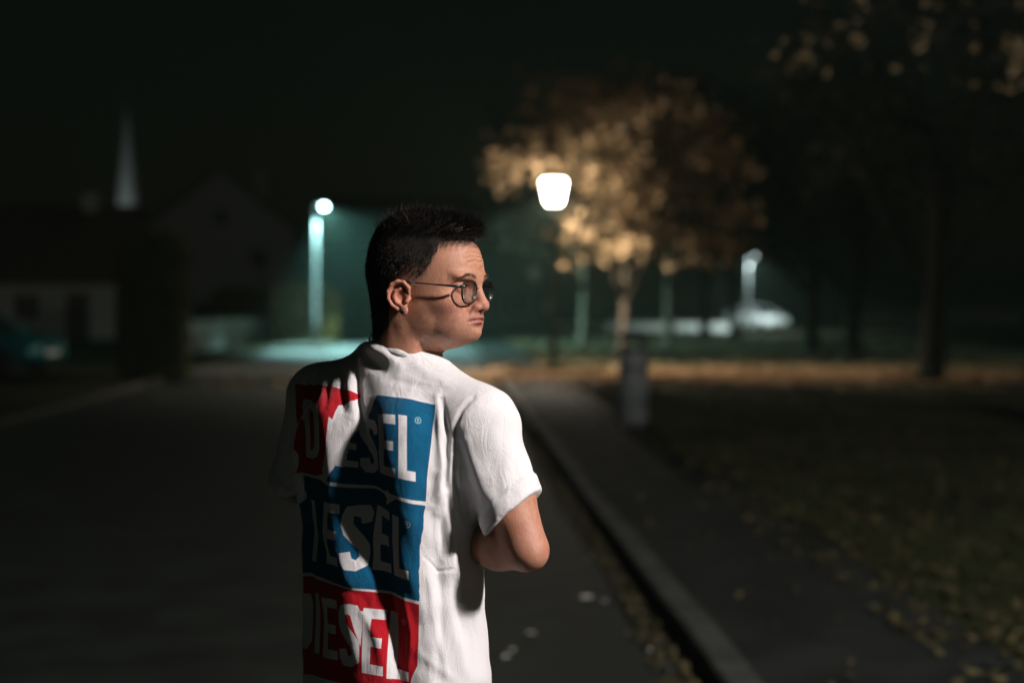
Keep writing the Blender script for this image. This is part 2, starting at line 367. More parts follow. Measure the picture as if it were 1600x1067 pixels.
# ------------------------------------------------------------------ litter bin
bx, by = at(990, 675)
b_ = empty('litter_bin', (bx, by, .08)); tag(b_, 'tall grey litter bin standing at the edge of the pavement', 'bin')
MB().lathe([(.165, .0), (.17, .02), (.17, .06), (.195, .075), (.195, .98), (.19, 1.0)], 28).build('body', M['bin_grey'], b_)
MB().lathe([(.203, .94), (.207, .95), (.207, .985), (.203, .995)], 28).build('rim', M['black_iron'], b_)
for k in range(4):
    a = k * math.pi / 2 + .5
    MB().tube([(.17 * math.cos(a), .17 * math.sin(a), .99), (.17 * math.cos(a), .17 * math.sin(a), 1.12)], .014, 6).build('hood_support', M['black_iron'], b_)
MB().lathe([(.205, 1.1), (.21, 1.115), (.19, 1.16), (.13, 1.2), (.02, 1.215)], 28).build('hood', M['black_iron'], b_)
for z in (.3, .72): MB().lathe([(.197, z), (.2, z + .006), (.2, z + .03), (.197, z + .036)], 28).build('band', M['black_iron'], b_)

# ------------------------------------------------------------------ trees
def tree(x, y, h, trunk_h, r, label, group, leaf='leaf_dark', nleaf=1500, size=.16, crown=(3.2, 3.2, 2.6), clumps=30, seed=1, lean=0., z0=.05, cz=None, bark='bark', extra=(), spread=.62, clear=None, keep_off=None):
    g_ = np.random.default_rng(seed); o = empty('tree', (x, y, z0)); tag(o, label, 'tree', group)
    tb = MB(); top = trunk_h + .35 * (h - trunk_h)
    pts = [(lean * t * top + .06 * math.sin(t * 5 + seed), .05 * math.cos(t * 4 + seed), t * top) for t in (0, .04, .15, .35, .6, .8, 1)]
    tb.tube(pts, [r * 1.5, r * 1.15, r, r * .9, r * .78, r * .62, r * .4], 12); tb.build('trunk', M[bark], o)
    cz = cz or trunk_h + (h - trunk_h) * .5; cc = np.array([lean * cz, 0, cz])
    lim = MB(); cl = []
    for k in range(clumps):
        d = g_.normal(size=3); d /= np.linalg.norm(d); d *= g_.uniform(.35, 1) ** .6
        c = cc + d * np.array(crown) * np.array([1, 1, 1])
        if c[2] < trunk_h + .1: c[2] = trunk_h + .1 + g_.uniform(0, .3)
        cl.append(c)
        if k < 16:
            s = pts[min(6, 3 + int(g_.integers(0, 4)))]
            m1 = (np.array(s) * .5 + c * .5) + np.array([0, 0, -.12 + .25 * g_.uniform()])
            lim.tube([s, tuple(m1), tuple(c)], [r * .35, r * .2, r * .06], 6)
    lim.build('limbs', M[bark], o)
    if clear is not None: cl = [c for c in cl if not (c[0] < clear[0] and c[2] < clear[1])]
    cl += [np.array(e) for e in extra]
    cen = []
    per = nleaf // clumps
    for c in cl:
        q = g_.normal(size=(per, 3)) * np.array([spread, spread, spread * .7]) * (crown[0] / 3.2) * g_.uniform(.6, 1.15)
        cen.append(c + q)
    cen = np.concatenate(cen); cen = cen[cen[:, 2] > trunk_h - .35]
    if keep_off is not None: cen = cen[np.linalg.norm(cen - np.array(keep_off), axis=1) > .95]
    P, F = leaf_cloud(cen, size, seed=seed + 5)
    tag(link('crown', mesh_np('crown', P, F), M[leaf], o), kind=None)
    return o
TG = 'trees of the dark park'
tx, ty = at(974, depth=36.0)
tree(tx, ty, height_at(118, 36.0), 2.75, .10, 'autumn tree with orange leaves lit by the park lamp', TG, 'leaf_autumn', 4300, .27, (3.15, 2.1, 2.05), 60, 5, z0=.07, cz=5.1, spread=.46, clear=(-.9, 5.0), keep_off=(LAMP[0] - tx, LAMP[1] - ty, 4.2),
     extra=[(1.4, -.8, 2.95), (1.9, -.4, 3.2), (2.5, -.2, 3.0), (2.4, .3, 3.6), (2.9, 0, 3.9), (-.9, -1.2, 3.0), (-.5, -1.4, 3.1), (.2, -1.4, 3.2), (-1.2, -.9, 3.6), (-2.6, -1.9, 4.9), (-3.1, -1.6, 4.95)])
# far trunks behind the lawn
for px, py, h, th, r, sd, lab in ((912, 544, 9, 3.4, .17, 31, 'tree with a trunk coloured as lamplit, left of the autumn tree trunk, behind the park lamp'),
                             (1044, 548, 9.5, 3.6, .17, 32, 'tree with a trunk coloured as lamplit, right of the litter bin'),
                             (1100, 528, 10, 3.8, .24, 33, 'tree with a trunk darkened as unlit, between the lightened trunk and the far street lamp'),
                             (1147, 528, 10, 3.8, .22, 34, 'tree with a trunk darkened as unlit, just left of the far street lamp post')):
    x, y = at(px, py); tree(x, y, h, th, r, lab, TG, 'leaf_dark', 4200, .34, (3.6, 3.4, 2.8), 30, sd, bark='bark_lit' if r < .22 else 'bark_shade')
for px, py, h, th, r, sd, lab in ((1270, 557, 9, 2.6, .24, 41, 'dark tree on the lawn left of the slatted fence'),
                             (1336, 566, 8.5, 2.4, .22, 42, 'dark tree in front of the left end of the slatted fence'),
                             (1460, 600, 9.5, 2.6, .24, 43, 'dark tree on the lawn nearest to the right edge')):
    x, y = at(px, py); tree(x, y, h, th, r, lab, TG, 'leaf_dark', 3200, .2, (3.3, 3.2, 2.8), 34, sd, bark='bark_shade')
# near tree whose sparse lit twigs hang into the upper right corner
nx_, ny_ = at(1830, depth=13.5)
nt_ = empty('tree', (nx_, ny_, .06)); tag(nt_, 'near tree whose sparse yellowed twigs hang into the upper right corner', 'tree', TG)
MB().tube([(0, 0, 0), (0, 0, .1), (.02, 0, .8), (-.03, .02, 2.2), (.03, 0, 3.6), (0, .05, 5.2)], [.26, .2, .17, .155, .13, .07], 14).build('trunk', M['bark_shade'], nt_)
rb = MB(); lc = []
def sprig(px, py, depth, n, sp):
    x, y = at(px, depth=depth); z = height_at(py, depth); c = np.array([x - nx_, y - ny_, z - .06])
    lc.append(c + rng.normal(size=(n, 3)) * np.array([sp, sp, sp * .8])); return tuple(c)
def branch(spots, depth, root):
    pts = [root]
    for px, py, n, sp in spots: pts.append(sprig(px, py, depth, n, sp))
    m = len(pts); rb.tube(pts, [.03 * (1 - i / m) + .004 for i in range(m)], 7)
branch([(1660, -60, 10, .3), (1480, -60, 8, .3), (1330, 40, 6, .13), (1272, 65, 9, .13), (1260, 100, 8, .09), (1215, 90, 1, .02)], 12.6, (0, 0, 3.5))
branch([(1640, -20, 10, .3), (1520, 20, 5, .2), (1450, 62, 7, .12), (1415, 85, 5, .12)], 13.2, (0, .03, 3.2))
branch([(1690, 30, 10, .15), (1600, 60, 12, .13), (1585, 95, 9, .10), (1592, 130, 10, .08)], 12.2, (0, 0, 2.9))
branch([(1560, -80, 10, .35), (1400, -70, 10, .35), (1365, 10, 6, .15), (1310, -30, 20, .3), (1540, 120, 4, .12)], 13.8, (0, 0, 4.1))
q = rng.normal(size=(420, 3)) * np.array([1.3, 1.3, .8]) + np.array([.1, 0, 5.0]); lc.append(q)
rb.build('limbs', M['bark_shade'], nt_)
P, F = leaf_cloud(np.concatenate(lc), .115, seed=77); link('crown', mesh_np('crown', P, F), M['leaf_olive'], nt_)

# ------------------------------------------------------------------ hedges
def hedge(name, label, x, y, rz, L, W, H, n, m='hedge', seed=1, size=.09, taper=.0, cat='hedge'):
    o = empty(name, (x, y, .03), rz); tag(o, label, cat)
    g_ = np.random.default_rng(seed)
    # leaves lie in a shell of uneven depth around a rounded block
    u = g_.uniform(-1, 1, (n, 3)); u[:, 2] = g_.uniform(0, 1, n)
    face = g_.choice(5, n, p=[.28, .28, .1, .1, .24])
    s = np.sign(g_.uniform(-1, 1, n))
    u[:, 1] = np.where(face == 0, -1, np.where(face == 1, 1, u[:, 1])); u[:, 0] = np.where(face == 2, -1, np.where(face == 3, 1, u[:, 0])); u[:, 2] = np.where(face == 4, 1, u[:, 2])
    sh = 1 - np.abs(g_.normal(0, .07, n)); k = 1 - taper * u[:, 2]
    wob = 1 + .05 * np.sin(u[:, 0] * 7 + seed) + .04 * np.sin(u[:, 2] * 9 + u[:, 1] * 3)
    rnd = 1 - .12 * np.clip(u[:, 2] - .82, 0, 1) / .18
    C = np.stack([u[:, 0] * L / 2 * sh * k * rnd, u[:, 1] * W / 2 * sh * k * wob * rnd, u[:, 2] * H * (1 - .05 * np.abs(u[:, 0]) ** 3) * (1 + .03 * np.sin(u[:, 0] * 9 + seed)) * np.where(face == 4, sh, 1)], 1)
    P, F = leaf_cloud(C, size, seed=seed); link('foliage', mesh_np('foliage', P, F), M[m], o)
    b = MB(); k1 = 1 - taper
    b.loft([[(sx * L / 2 * f, sy * W / 2 * f, z) for sx, sy in ((-1, -1), (1, -1), (1, 1), (-1, 1))] for f, z in ((.80, .0), (.82, .3), (.82 * k1, H * .86), (.6 * k1, H * .9))])
    b.build('inner_twigs', M['leaf_dark'], o)
    return o
hx, hy = at(480, depth=57); hedge('hedge', 'trimmed hedge coloured yellow as if lamplit, behind the cool street lamp', hx, hy, 0, 2.5, 1.6, height_at(447, 57), 7000, 'hedge_lit', seed=3, size=.13)
hx, hy = at(240, depth=30.5); hedge('columnar_hedge', 'tall dark square hedge in front of the pale spire', hx, hy, R(10), 1.55, 1.5, height_at(366, 30.5), 9000, 'hedge_dark', seed=4, size=.09, taper=.05)
hx, hy = at(378, depth=74); hedge('hedge', 'low dark hedge left of the yellow topped hedge', hx, hy, R(3), 3.0, 1.6, 2.4, 4500, seed=6, size=.16)
hx, hy = at(590, depth=83); hedge('hedge', 'dark hedge right of the yellow topped hedge behind the head', hx, hy, 0, 3.6, 1.8, 2.4, 4500, seed=7, size=.16)

# ------------------------------------------------------------------ houses
def window(o, x, z, w, h, y=0.0, wall='frame'):
    f = MB(); t = .07
    f.box(x - w / 2, x + w / 2, y - .05, y + .02, z, z + t).box(x - w / 2, x + w / 2, y - .05, y + .02, z + h - t, z + h)
    f.box(x - w / 2, x - w / 2 + t, y - .05, y + .02, z + t + .001, z + h - t - .001).box(x + w / 2 - t, x + w / 2, y - .05, y + .02, z + t + .001, z + h - t - .001)
    f.box(x - .025, x + .025, y - .047, y + .02, z + t + .001, z + h - t - .001)
    fo = f.build('window', M['frame'], o)
    MB().box(x - w / 2 + t + .001, x - .026, y - .02, y + .012, z + t + .002, z + h - t - .002).build('pane', M['glass_dark'], fo)
    MB().box(x + .026, x + w / 2 - t - .001, y - .02, y + .012, z + t + .002, z + h - t - .002).build('pane', M['glass_dark'], fo)
    MB().box(x - w / 2 - .08, x + w / 2 + .08, y - .14, y - .001, z - .06, z - .002).build('sill', M['frame'], fo)
def house(x, y, rz, W, D, eave, ridge, label, wallm, wins, door=None, gable_front=True, chimney=True):
    o = empty('house', (x, y, 0), rz); tag(o, label, 'house')
    w = MB()
    if gable_front:
        w.prism([(-W / 2, -.2), (W / 2, -.2), (W / 2, eave), (0, ridge), (-W / 2, eave)], 0, D)
        s = math.hypot(W / 2, ridge - eave); nx, nz = (ridge - eave) / s, (W / 2) / s
        rf = MB()
        for sg in (-1, 1):
            e = (sg * (W / 2 + .45), eave - .45 * (ridge - eave) / (W / 2) + .02)
            rf.prism([(0, ridge + .02), e, (e[0] + sg * nx * .16, e[1] + nz * .16), (0, ridge + .02 + .16 / nz)], -.5, D + .5)
    else:
        w.prism_x([(0, -.2), (D, -.2), (D, eave), (D / 2, ridge), (0, eave)], -W / 2, W / 2)
        rf = MB(); s = math.hypot(D / 2, ridge - eave); nz = (D / 2) / s
        for y0, sg in ((-.45, -1), (D + .45, 1)):
            ez = eave - .45 * (ridge - eave) / (D / 2) + .02
            rf.prism_x([(D / 2, ridge + .02), (y0, ez), (y0, ez + .17), (D / 2, ridge + .02 + .16 / nz)], -W / 2 - .4, W / 2 + .4)
    w.build('wall', M[wallm], o); r = rf.build('roof', M['roof'], o)
    if chimney: MB().box(W * .2, W * .2 + .7, D * .45, D * .45 + .6, ridge - 1.4, ridge + .7).build('chimney', M['render_pale'], r)
    for a in wins: window(o, *a)
    if door:
        d = MB().box(door - .5, door + .5, -.06, .02, 0.0, 2.1).build('door', M['wood_dark'], o)
        MB().tube([(door + .38, -.07, 1.0), (door + .38, -.11, 1.0), (door + .28, -.11, 1.0)], .012, 6).build('handle', M['galvanised'], d)
    return o
hx, hy = at(345, depth=92)
house(hx, hy, R(3), 9.5, 11, 6.4, height_at(268, 92), 'dark gabled house behind the hedges left of the street lamp', 'render_pale',
      [(-2.4, 1, 1.3, 1.3), (2.4, 1, 1.3, 1.3), (-2.4, 3.9, 1.2, 1.3), (2.4, 3.9, 1.2, 1.3), (0, 6.6, 1.0, 1.1)], 0)
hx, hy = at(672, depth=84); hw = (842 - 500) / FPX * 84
house(hx, hy, R(2), hw, 9, 5.0, 8.0, 'house with a wide facade coloured teal as if lamplit, behind the head', 'wall_lamplit',
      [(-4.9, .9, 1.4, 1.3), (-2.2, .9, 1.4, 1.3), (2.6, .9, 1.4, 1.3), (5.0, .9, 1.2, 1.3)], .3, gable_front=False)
hx, hy = at(35, depth=62)
house(hx, hy, R(0), 8, 9, 2.75, 6.0, 'low pale walled house at the left edge behind the teal car', 'render_pale',
      [(-2.4, .9, 1.2, 1.2), (.2, .9, 1.2, 1.2)], 2.4, gable_front=False)

# ------------------------------------------------------------------ church with a pale spire
cx, cyy = at(201, depth=150); sb = height_at(372, 150); st = height_at(168, 150)
ch = empty('church', (cx, cyy, 0), R(12)); tag(ch, 'church with a slender pale spire above the square dark hedge', 'church')
MB().box(-1.75, 1.75, -1.75, 1.75, -.2, sb - .4).build('tower', M['render_pale'], ch)
MB().box(-1.95, 1.95, -1.95, 1.95, sb - .398, sb - .1).build('cornice', M['render_pale'], ch)
sp_ = MB().loft([[(r * math.cos(k * math.pi / 4 + .39), r * math.sin(k * math.pi / 4 + .39), z) for k in range(8)] for r, z in ((1.75, sb - .098), (1.25, sb + 2.2), (.06, st))]).build('spire', M['slate'], ch)
MB().box(-.05, .05, -.05, .05, st - .1, st + 1.3).box(-.35, .35, -.045, .045, st + .75, st + .85).build('cross', M['black_iron'], sp_)
nv = MB().prism([(-14, -.2), (-1.76, -.2), (-1.76, 5.5), (-14, 5.5)], -3.5, 3.5).build('nave', M['render_pale'], ch)
MB().prism_x([(-3.9, 5.502), (3.9, 5.502), (0, 9.0)], -14.3, -1.77).build('nave_roof', M['roof'], nv)
for s in (-1, 1):
    MB().box(-.5, .5, s * 1.76 - .04, s * 1.76 + .04, sb - 3.2, sb - 1.2).build('belfry_louvre', M['wood_dark'], ch)
fl = MB().box(-.2, .2, -7.0, -6.8, .5, .8).box(-.03, .03, -6.93, -6.87, 0, .5).build('floodlight', M['black_iron'], ch)
light('floodlight_light', 'SPOT', ch, (-2.0, -7.4, .9), 4200, (.86, 1, .96), rot=(R(90 + 68), 0, R(-8)), spot_size=R(48), spot_blend=.5, shadow_soft_size=.1)

# ------------------------------------------------------------------ low walls, fence, sign
def low_wall(p0, p1, h, t, m, label):
    o = empty('garden_wall', (*p0, 0), math.atan2(p1[1] - p0[1], p1[0] - p0[0])); L_ = math.hypot(p1[0] - p0[0], p1[1] - p0[1])
    tag(o, label, 'wall'); MB().box(0, L_, 0, t, -.1, h - .08, .01).build('wall', M[m], o)
    n = max(1, round(L_ / 1.0)); cm = MB().box(0, L_ / n - .012, -.04, t + .04, h - .078, h, .01).mesh('coping_stone')
    for i in range(n): link('coping_stone', cm, M['kerbstone'], o, (i * L_ / n, 0, random.uniform(-.004, .004)))
low_wall(at(868, depth=82), at(1145, depth=80), .62, .25, 'white_paint', 'low white wall behind the far trunks of the park')
low_wall(at(285, depth=45), at(430, depth=60), 1.15, .2, 'render_pale', 'grey garden wall between the square hedge and the street lamp')
def fence(p0, p1, h, label, gap=.16):
    rz = math.atan2(p1[1] - p0[1], p1[0] - p0[0]); L_ = math.hypot(p1[0] - p0[0], p1[1] - p0[1])
    o = empty('slatted_fence', (*p0, .05), rz); tag(o, label, 'fence')
    sm = MB().prism([(0, .1), (.11, .1), (.11, h - .05), (.055, h), (0, h - .05)], -.012, .012).mesh('slat')
    for i in range(int(L_ / gap)): link('slat', sm, M['fence_paint'], o, (i * gap, 0, random.uniform(-.01, .01)))
    for z in (.35, h - .3): MB().box(0, L_, .014, .06, z, z + .08).build('rail', M['fence_paint'], o)
    pm = MB().box(-.05, .05, .062, .16, -.2, h + .02).mesh('post')
    for i in range(int(L_ / 2.4) + 1): link('post', pm, M['fence_paint'], o, (i * 2.4 + .05, 0, 0))
fence(at(1320, depth=90), at(1600, depth=92), height_at(481, 91), 'pale slatted fence at the far side of the park')
sx, sy2 = at(835, depth=62); sz = height_at(428, 62)
s_ = empty('round_sign', (sx, sy2, 0)); tag(s_, 'round pale sign on a thin post left of the park lamp post', 'sign')
MB().lathe([(.03, -.1), (.03, sz + .2)], 10).build('post', M['galvanised'], s_)
d = MB(); d.loft([[(.3 * math.cos(k * .2618), y, sz + .3 * math.sin(k * .2618)) for k in range(24)] for y in (-.05, -.034)])
d.build('sign_plate', M['white_paint'], s_)
# pale shrub and small white box behind the park lamp post
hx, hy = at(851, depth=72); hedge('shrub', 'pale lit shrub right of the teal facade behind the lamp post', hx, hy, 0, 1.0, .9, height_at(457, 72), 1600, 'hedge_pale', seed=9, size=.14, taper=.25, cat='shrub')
mx_, my_ = at(859, depth=66); mz = height_at(480, 66)
mb_ = empty('meter_box', (mx_, my_, 0)); tag(mb_, 'small white box on a post behind the lamp post', 'box')
MB().box(-.22, .22, -.1, .1, mz - .22, mz + .22, .03).build('housing', M['white_paint'], mb_)
MB().box(-.04, .04, -.04, .04, -.1, mz - .221).build('post', M['galvanised'], mb_)
MB().box(-.17, .17, -.112, -.102, mz - .17, mz + .17).build('door', M['frame'], mb_)

# ------------------------------------------------------------------ cars
def car(x, y, rz, paint, label, z=.06):
    o = empty('parked_car', (x, y, z), rz); tag(o, label, 'car', 'parked cars')
    # length along x (front at +x), sections across y
    prof = [(-2.10, .42, .78, .74), (-2.04, .30, .92, .80), (-1.6, .24, .98, .86), (-.9, .22, .98, .88), (.3, .22, .96, .88), (1.2, .24, .90, .86), (1.75, .28, .80, .80), (2.02, .34, .68, .70), (2.08, .42, .60, .62)]
    rings = [[(px_, s * w * k, zz) for s, k, zz in ((-1, .9, z0), (-1, 1, z0 + .12), (-1, 1, (z0 + z1) / 2), (-1, .97, z1 - .06), (-1, .86, z1), (1, .86, z1), (1, .97, z1 - .06), (1, 1, (z0 + z1) / 2), (1, 1, z0 + .12), (1, .9, z0))] for px_, z0, z1, w in prof]
    MB().loft(rings, smooth=True).build('body', M[paint], o)
    cab = [(-1.95, .96, .70), (-1.45, 1.38, .60), (-.6, 1.47, .60), (.15, 1.42, .60), (.98, .93, .72)]
    gl = MB().loft([[(px_, -w, .9), (px_, -w * 1.0, zz - .03), (px_, -w * .8, zz), (px_, w * .8, zz), (px_, w, zz - .03), (px_, w, .9)] for px_, zz, w in [(a, max(b, .94), c) for a, b, c in cab]], smooth=True)
    gl.build('cabin_glass', M['glass_dark'], o)
    MB().loft([[(px_, s * w, zz + dz) for s, dz in ((-1, -.02), (1, -.02), (.9, .025), (-.9, .025))] for px_, zz, w in ((-1.5, 1.37, .55), (-.6, 1.465, .56), (.18, 1.42, .55))]).build('roof', M[paint], o)
    for s in (-1, 1):
        for p0, p1 in (((-1.5, 1.36), (-1.93, .95)), ((-.55, 1.46), (-.5, .95)), ((.18, 1.41), (.98, .92))):
            MB().tube([(p0[0], s * .575, p0[1]), ((p0[0] + p1[0]) / 2, s * .655, (p0[1] + p1[1]) / 2), (p1[0], s * .715, p1[1])], .035, 6).build('pillar', M[paint], o)
        for wx in (-1.32, 1.32):
            w = empty('wheel', (wx, s * .78, .3), 0, o)
            ty_ = MB().loft([[(r * math.cos(k * .314), s * yy, r * math.sin(k * .314)) for k in range(20)] for r, yy in ((.2, -.1), (.29, -.1), (.31, -.07), (.31, .07), (.29, .1), (.2, .1))], smooth=False)
            ty_.build('tyre', M['rubber'], w)
            MB().loft([[(r * math.cos(k * .314), s * yy, r * math.sin(k * .314)) for k in range(20)] for r, yy in ((.199, .06), (.18, .085), (.05, .075))]).build('rim', M['rim'], w)
        MB().loft([[(1.98 + a, s * (.50 + b * .12), .60 + c * .07) for b, c in ((-1, -.7), (.9, -.5), (1, .6), (-.8, 1))] for a in (-.18, .07 - .0)]).build('headlight', M['headlight'], o)
        MB().loft([[(-2.0 - a, s * (.58 + b * .12), .72 + c * .09) for b, c in ((-1, -1), (1, -1), (1, 1), (-1, 1))] for a in (-.1, .085)]).build('tail_light', M['red_glass'], o)
        MB().box(.72, .9, s * .93 - .1, s * .93 + .1, .93, 1.05, .03).build('mirror', M[paint], o)
    MB().box(2.085, 2.1, -.26, .26, .44, .54).build('number_plate', M['plate'], o)
    MB().box(-2.115, -2.1, -.26, .26, .62, .72).build('number_plate', M['plate'], o)
    return o
x, y = at(52, depth=31.6); car(x - 1.6, y + .5, R(-14), 'car_teal', 'dark teal car parked on the verge at the left edge')
x, y = at(1182, depth=81); car(x, y, R(-62), 'car_white', 'far white car parked below the pale blue street lamp post')
# ------------------------------------------------------------------ sculpting with distance fields
import openvdb
class Field:
    def __init__(s, lo, hi, vox):
        s.lo = np.array(lo, np.float32); s.vox = vox
        s.n = np.ceil((np.array(hi) - s.lo) / vox).astype(int) + 1
        s.ax = [(s.lo[i] + vox * np.arange(s.n[i])).astype(np.float32) for i in range(3)]
        s.f = np.full(s.n, .05, np.float32)
    def sub(s, lo, hi):
        i0 = np.clip(np.floor((np.array(lo) - s.lo) / s.vox).astype(int), 0, s.n); i1 = np.clip(np.ceil((np.array(hi) - s.lo) / s.vox).astype(int) + 1, 0, s.n)
        sl = tuple(slice(a, b) for a, b in zip(i0, i1))
        return sl, s.ax[0][sl[0]][:, None, None], s.ax[1][sl[1]][None, :, None], s.ax[2][sl[2]][None, None, :]
    def put(s, sl, d, k, op):
        a = s.f[sl]
        if op == 'u':
            if k <= 0: s.f[sl] = np.minimum(a, d); return
            h = np.clip(.5 + .5 * (a - d) / k, 0, 1); s.f[sl] = a + (d - a) * h - k * h * (1 - h)
        elif op == 'c':   # carve
            d = -d
            if k <= 0: s.f[sl] = np.maximum(a, d); return
            h = np.clip(.5 - .5 * (a - d) / k, 0, 1); s.f[sl] = a + (d - a) * h + k * h * (1 - h)
        elif op == 'i': s.f[sl] = np.maximum(a, d)
    def ell(s, c, r, k=.01, op='u', rot=None):
        c = np.array(c, np.float32); r = np.array(r, np.float32); m = r.max() + k + .012
        sl, x, y, z = s.sub(c - m, c + m); x = x - c[0]; y = y - c[1]; z = z - c[2]
        if rot is not None:   # rows of rot are the ellipsoid's own axes
            x, y, z = [rot[i][0] * x + rot[i][1] * y + rot[i][2] * z for i in range(3)]
        q = np.sqrt((x / r[0]) ** 2 + (y / r[1]) ** 2 + (z / r[2]) ** 2); g = np.sqrt((x / r[0] ** 2) ** 2 + (y / r[1] ** 2) ** 2 + (z / r[2] ** 2) ** 2) + 1e-6
        s.put(sl, (q * (q - 1) / g).astype(np.float32), k, op); return s
    def cap(s, a, b, ra, rb, k=.01, op='u'):
        a = np.array(a, np.float32); b = np.array(b, np.float32); m = max(ra, rb) + k + .012
        sl, x, y, z = s.sub(np.minimum(a, b) - m, np.maximum(a, b) + m)
        d = b - a; L2 = float((d * d).sum())
        t = np.clip(((x - a[0]) * d[0] + (y - a[1]) * d[1] + (z - a[2]) * d[2]) / L2, 0, 1)
        q = np.sqrt((x - a[0] - t * d[0]) ** 2 + (y - a[1] - t * d[1]) ** 2 + (z - a[2] - t * d[2]) ** 2) - (ra + (rb - ra) * t)
        s.put(sl, q.astype(np.float32), k, op); return s
    def chain(s, pts, rad, k=.006, op='u'):
        for i in range(len(pts) - 1): s.cap(pts[i], pts[i + 1], rad[i], rad[i + 1], k, op)
        return s
    def mesh(s):
        g = openvdb.FloatGrid(); g.background = .05
        g.copyFromArray(s.f); P, Q = g.convertToQuads(0.0)
        P = P.astype(np.float32) * s.vox + s.lo; Q = Q.astype(np.int32)
        # faces outward: compare with the field's own gradient
        a = P[Q[:, 0]]; n = np.cross(P[Q[:, 2]] - a, P[Q[:, 3]] - P[Q[:, 1]])
        i = np.clip(((P[Q].mean(1) - s.lo) / s.vox).round().astype(int), 1, s.n - 2)
        gr = np.stack([s.f[i[:, 0] + 1, i[:, 1], i[:, 2]] - s.f[i[:, 0] - 1, i[:, 1], i[:, 2]], s.f[i[:, 0], i[:, 1] + 1, i[:, 2]] - s.f[i[:, 0], i[:, 1] - 1, i[:, 2]],
                       s.f[i[:, 0], i[:, 1], i[:, 2] + 1] - s.f[i[:, 0], i[:, 1], i[:, 2] - 1]], 1)
        if (n * gr).sum() < 0: Q = Q[:, ::-1].copy()
        return P, Q
def vnormals(P, Q):
    n = np.cross(P[Q[:, 2]] - P[Q[:, 0]], P[Q[:, 3]] - P[Q[:, 1]]) if Q.shape[1] == 4 else np.cross(P[Q[:, 1]] - P[Q[:, 0]], P[Q[:, 2]] - P[Q[:, 0]])
    N = np.zeros_like(P)
    for j in range(Q.shape[1]):
        for c in range(3): N[:, c] += np.bincount(Q[:, j], n[:, c], len(P))
    return N / (np.linalg.norm(N, axis=1)[:, None] + 1e-12)
def relax(P, Q, it=2, w=.5):
    for _ in range(it):
        S = np.zeros_like(P); C = np.zeros(len(P), np.float32)
        for j in range(4):
            for o in (1, 3):
                for c in range(3): S[:, c] += np.bincount(Q[:, j], P[Q[:, (j + o) % 4], c], len(P))
                C += np.bincount(Q[:, j], minlength=len(P))
        P = P * (1 - w) + w * S / np.maximum(C, 1)[:, None]
    return P.astype(np.float32)
def sstep(a, b, x):
    t = np.clip((x - a) / (b - a), 0, 1); return t * t * (3 - 2 * t)
def paint(me, C, name='Col'):
    at_ = me.color_attributes.new(name, 'FLOAT_COLOR', 'POINT')
    A = np.ones((len(C), 4), np.float32); A[:, :3] = C; at_.data.foreach_set('color', A.ravel())
def vmat(name, rough, spec=.4, sss=0., bump=0., bscale=300., sheen=0., weave=False):
    m, N, L, p = new_mat(name); a = N.new('ShaderNodeAttribute'); a.attribute_name = 'Col'
    L.new(a.outputs['Color'], p.inputs['Base Color']); p.inputs['Roughness'].default_value = rough; p.inputs['Specular IOR Level'].default_value = spec
    if sss:
        p.inputs['Subsurface Weight'].default_value = sss; p.inputs['Subsurface Scale'].default_value = .004; p.inputs['Subsurface Radius'].default_value = (1, .36, .2)
    if sheen: p.inputs['Sheen Weight'].default_value = sheen
    if bump:
        tc = N.new('ShaderNodeTexCoord'); n2 = N.new('ShaderNodeTexNoise'); n2.inputs['Scale'].default_value = bscale; n2.inputs['Detail'].default_value = 4
        L.new(tc.outputs['Object'], n2.inputs['Vector']); b = N.new('ShaderNodeBump'); b.inputs['Strength'].default_value = bump; b.inputs['Distance'].default_value = .002
        L.new(n2.outputs['Fac'], b.inputs['Height']); L.new(b.outputs[0], p.inputs['Normal'])
    return m
M['skin'] = vmat('skin', .55, .45, .16, .32, 420)
M['cloth'] = vmat('cotton_jersey', .95, .12, 0, .5, 800, .08)
N_, L_ = M['cloth'].node_tree.nodes, M['cloth'].node_tree.links   # soft creases under the weave
tc = N_.new('ShaderNodeTexCoord'); mp = N_.new('ShaderNodeMapping'); mp.inputs['Scale'].default_value = (1.6, 1.6, .7); mp.inputs['Rotation'].default_value = (0, .35, 0)
cr_ = N_.new('ShaderNodeTexNoise'); cr_.inputs['Scale'].default_value = 26; cr_.inputs['Detail'].default_value = 5; cr_.inputs['Distortion'].default_value = 1.2
cb2 = N_.new('ShaderNodeBump'); cb2.inputs['Strength'].default_value = .45; cb2.inputs['Distance'].default_value = .006
L_.new(tc.outputs['Object'], mp.inputs[0]); L_.new(mp.outputs[0], cr_.inputs['Vector']); L_.new(cr_.outputs['Fac'], cb2.inputs['Height']); L_.new(cb2.outputs[0], N_['Bump'].inputs['Normal'])
M['hair'] = mat('black_hair', (.017, .0135, .011), .6, .4, 40, spec=.3)
M['brow'] = mat('brown_brow_hair', (.05, .033, .022), .7, .3, 40, spec=.3)
M['metal_black'] = mat('black_metal', (.012, .012, .012), .35, .1, 40, spec=.5)
M['steel'] = mat('polished_steel', (.65, .65, .65), .2, .05, 40, metal=1)
M['cord'] = mat('dark_cord', (.03, .02, .015), .7, .2, 40)
M['denim'] = mat('dark_trousers', (.02, .022, .028), .85, .2, 30, bump=.3, bscale=400)
M['shoe'] = mat('shoe_leather', (.03, .03, .03), .5, .2, 30)
M['eye'] = vmat('eyeball', .12, .6)
gm_, N_, L_, p_ = new_mat('spectacle_lens')
tr = N_.new('ShaderNodeBsdfTransparent'); gl = N_.new('ShaderNodeBsdfGlossy'); gl.inputs['Roughness'].default_value = .02
fr = N_.new('ShaderNodeLayerWeight'); fr.inputs[0].default_value = .18; mx = N_.new('ShaderNodeMixShader')
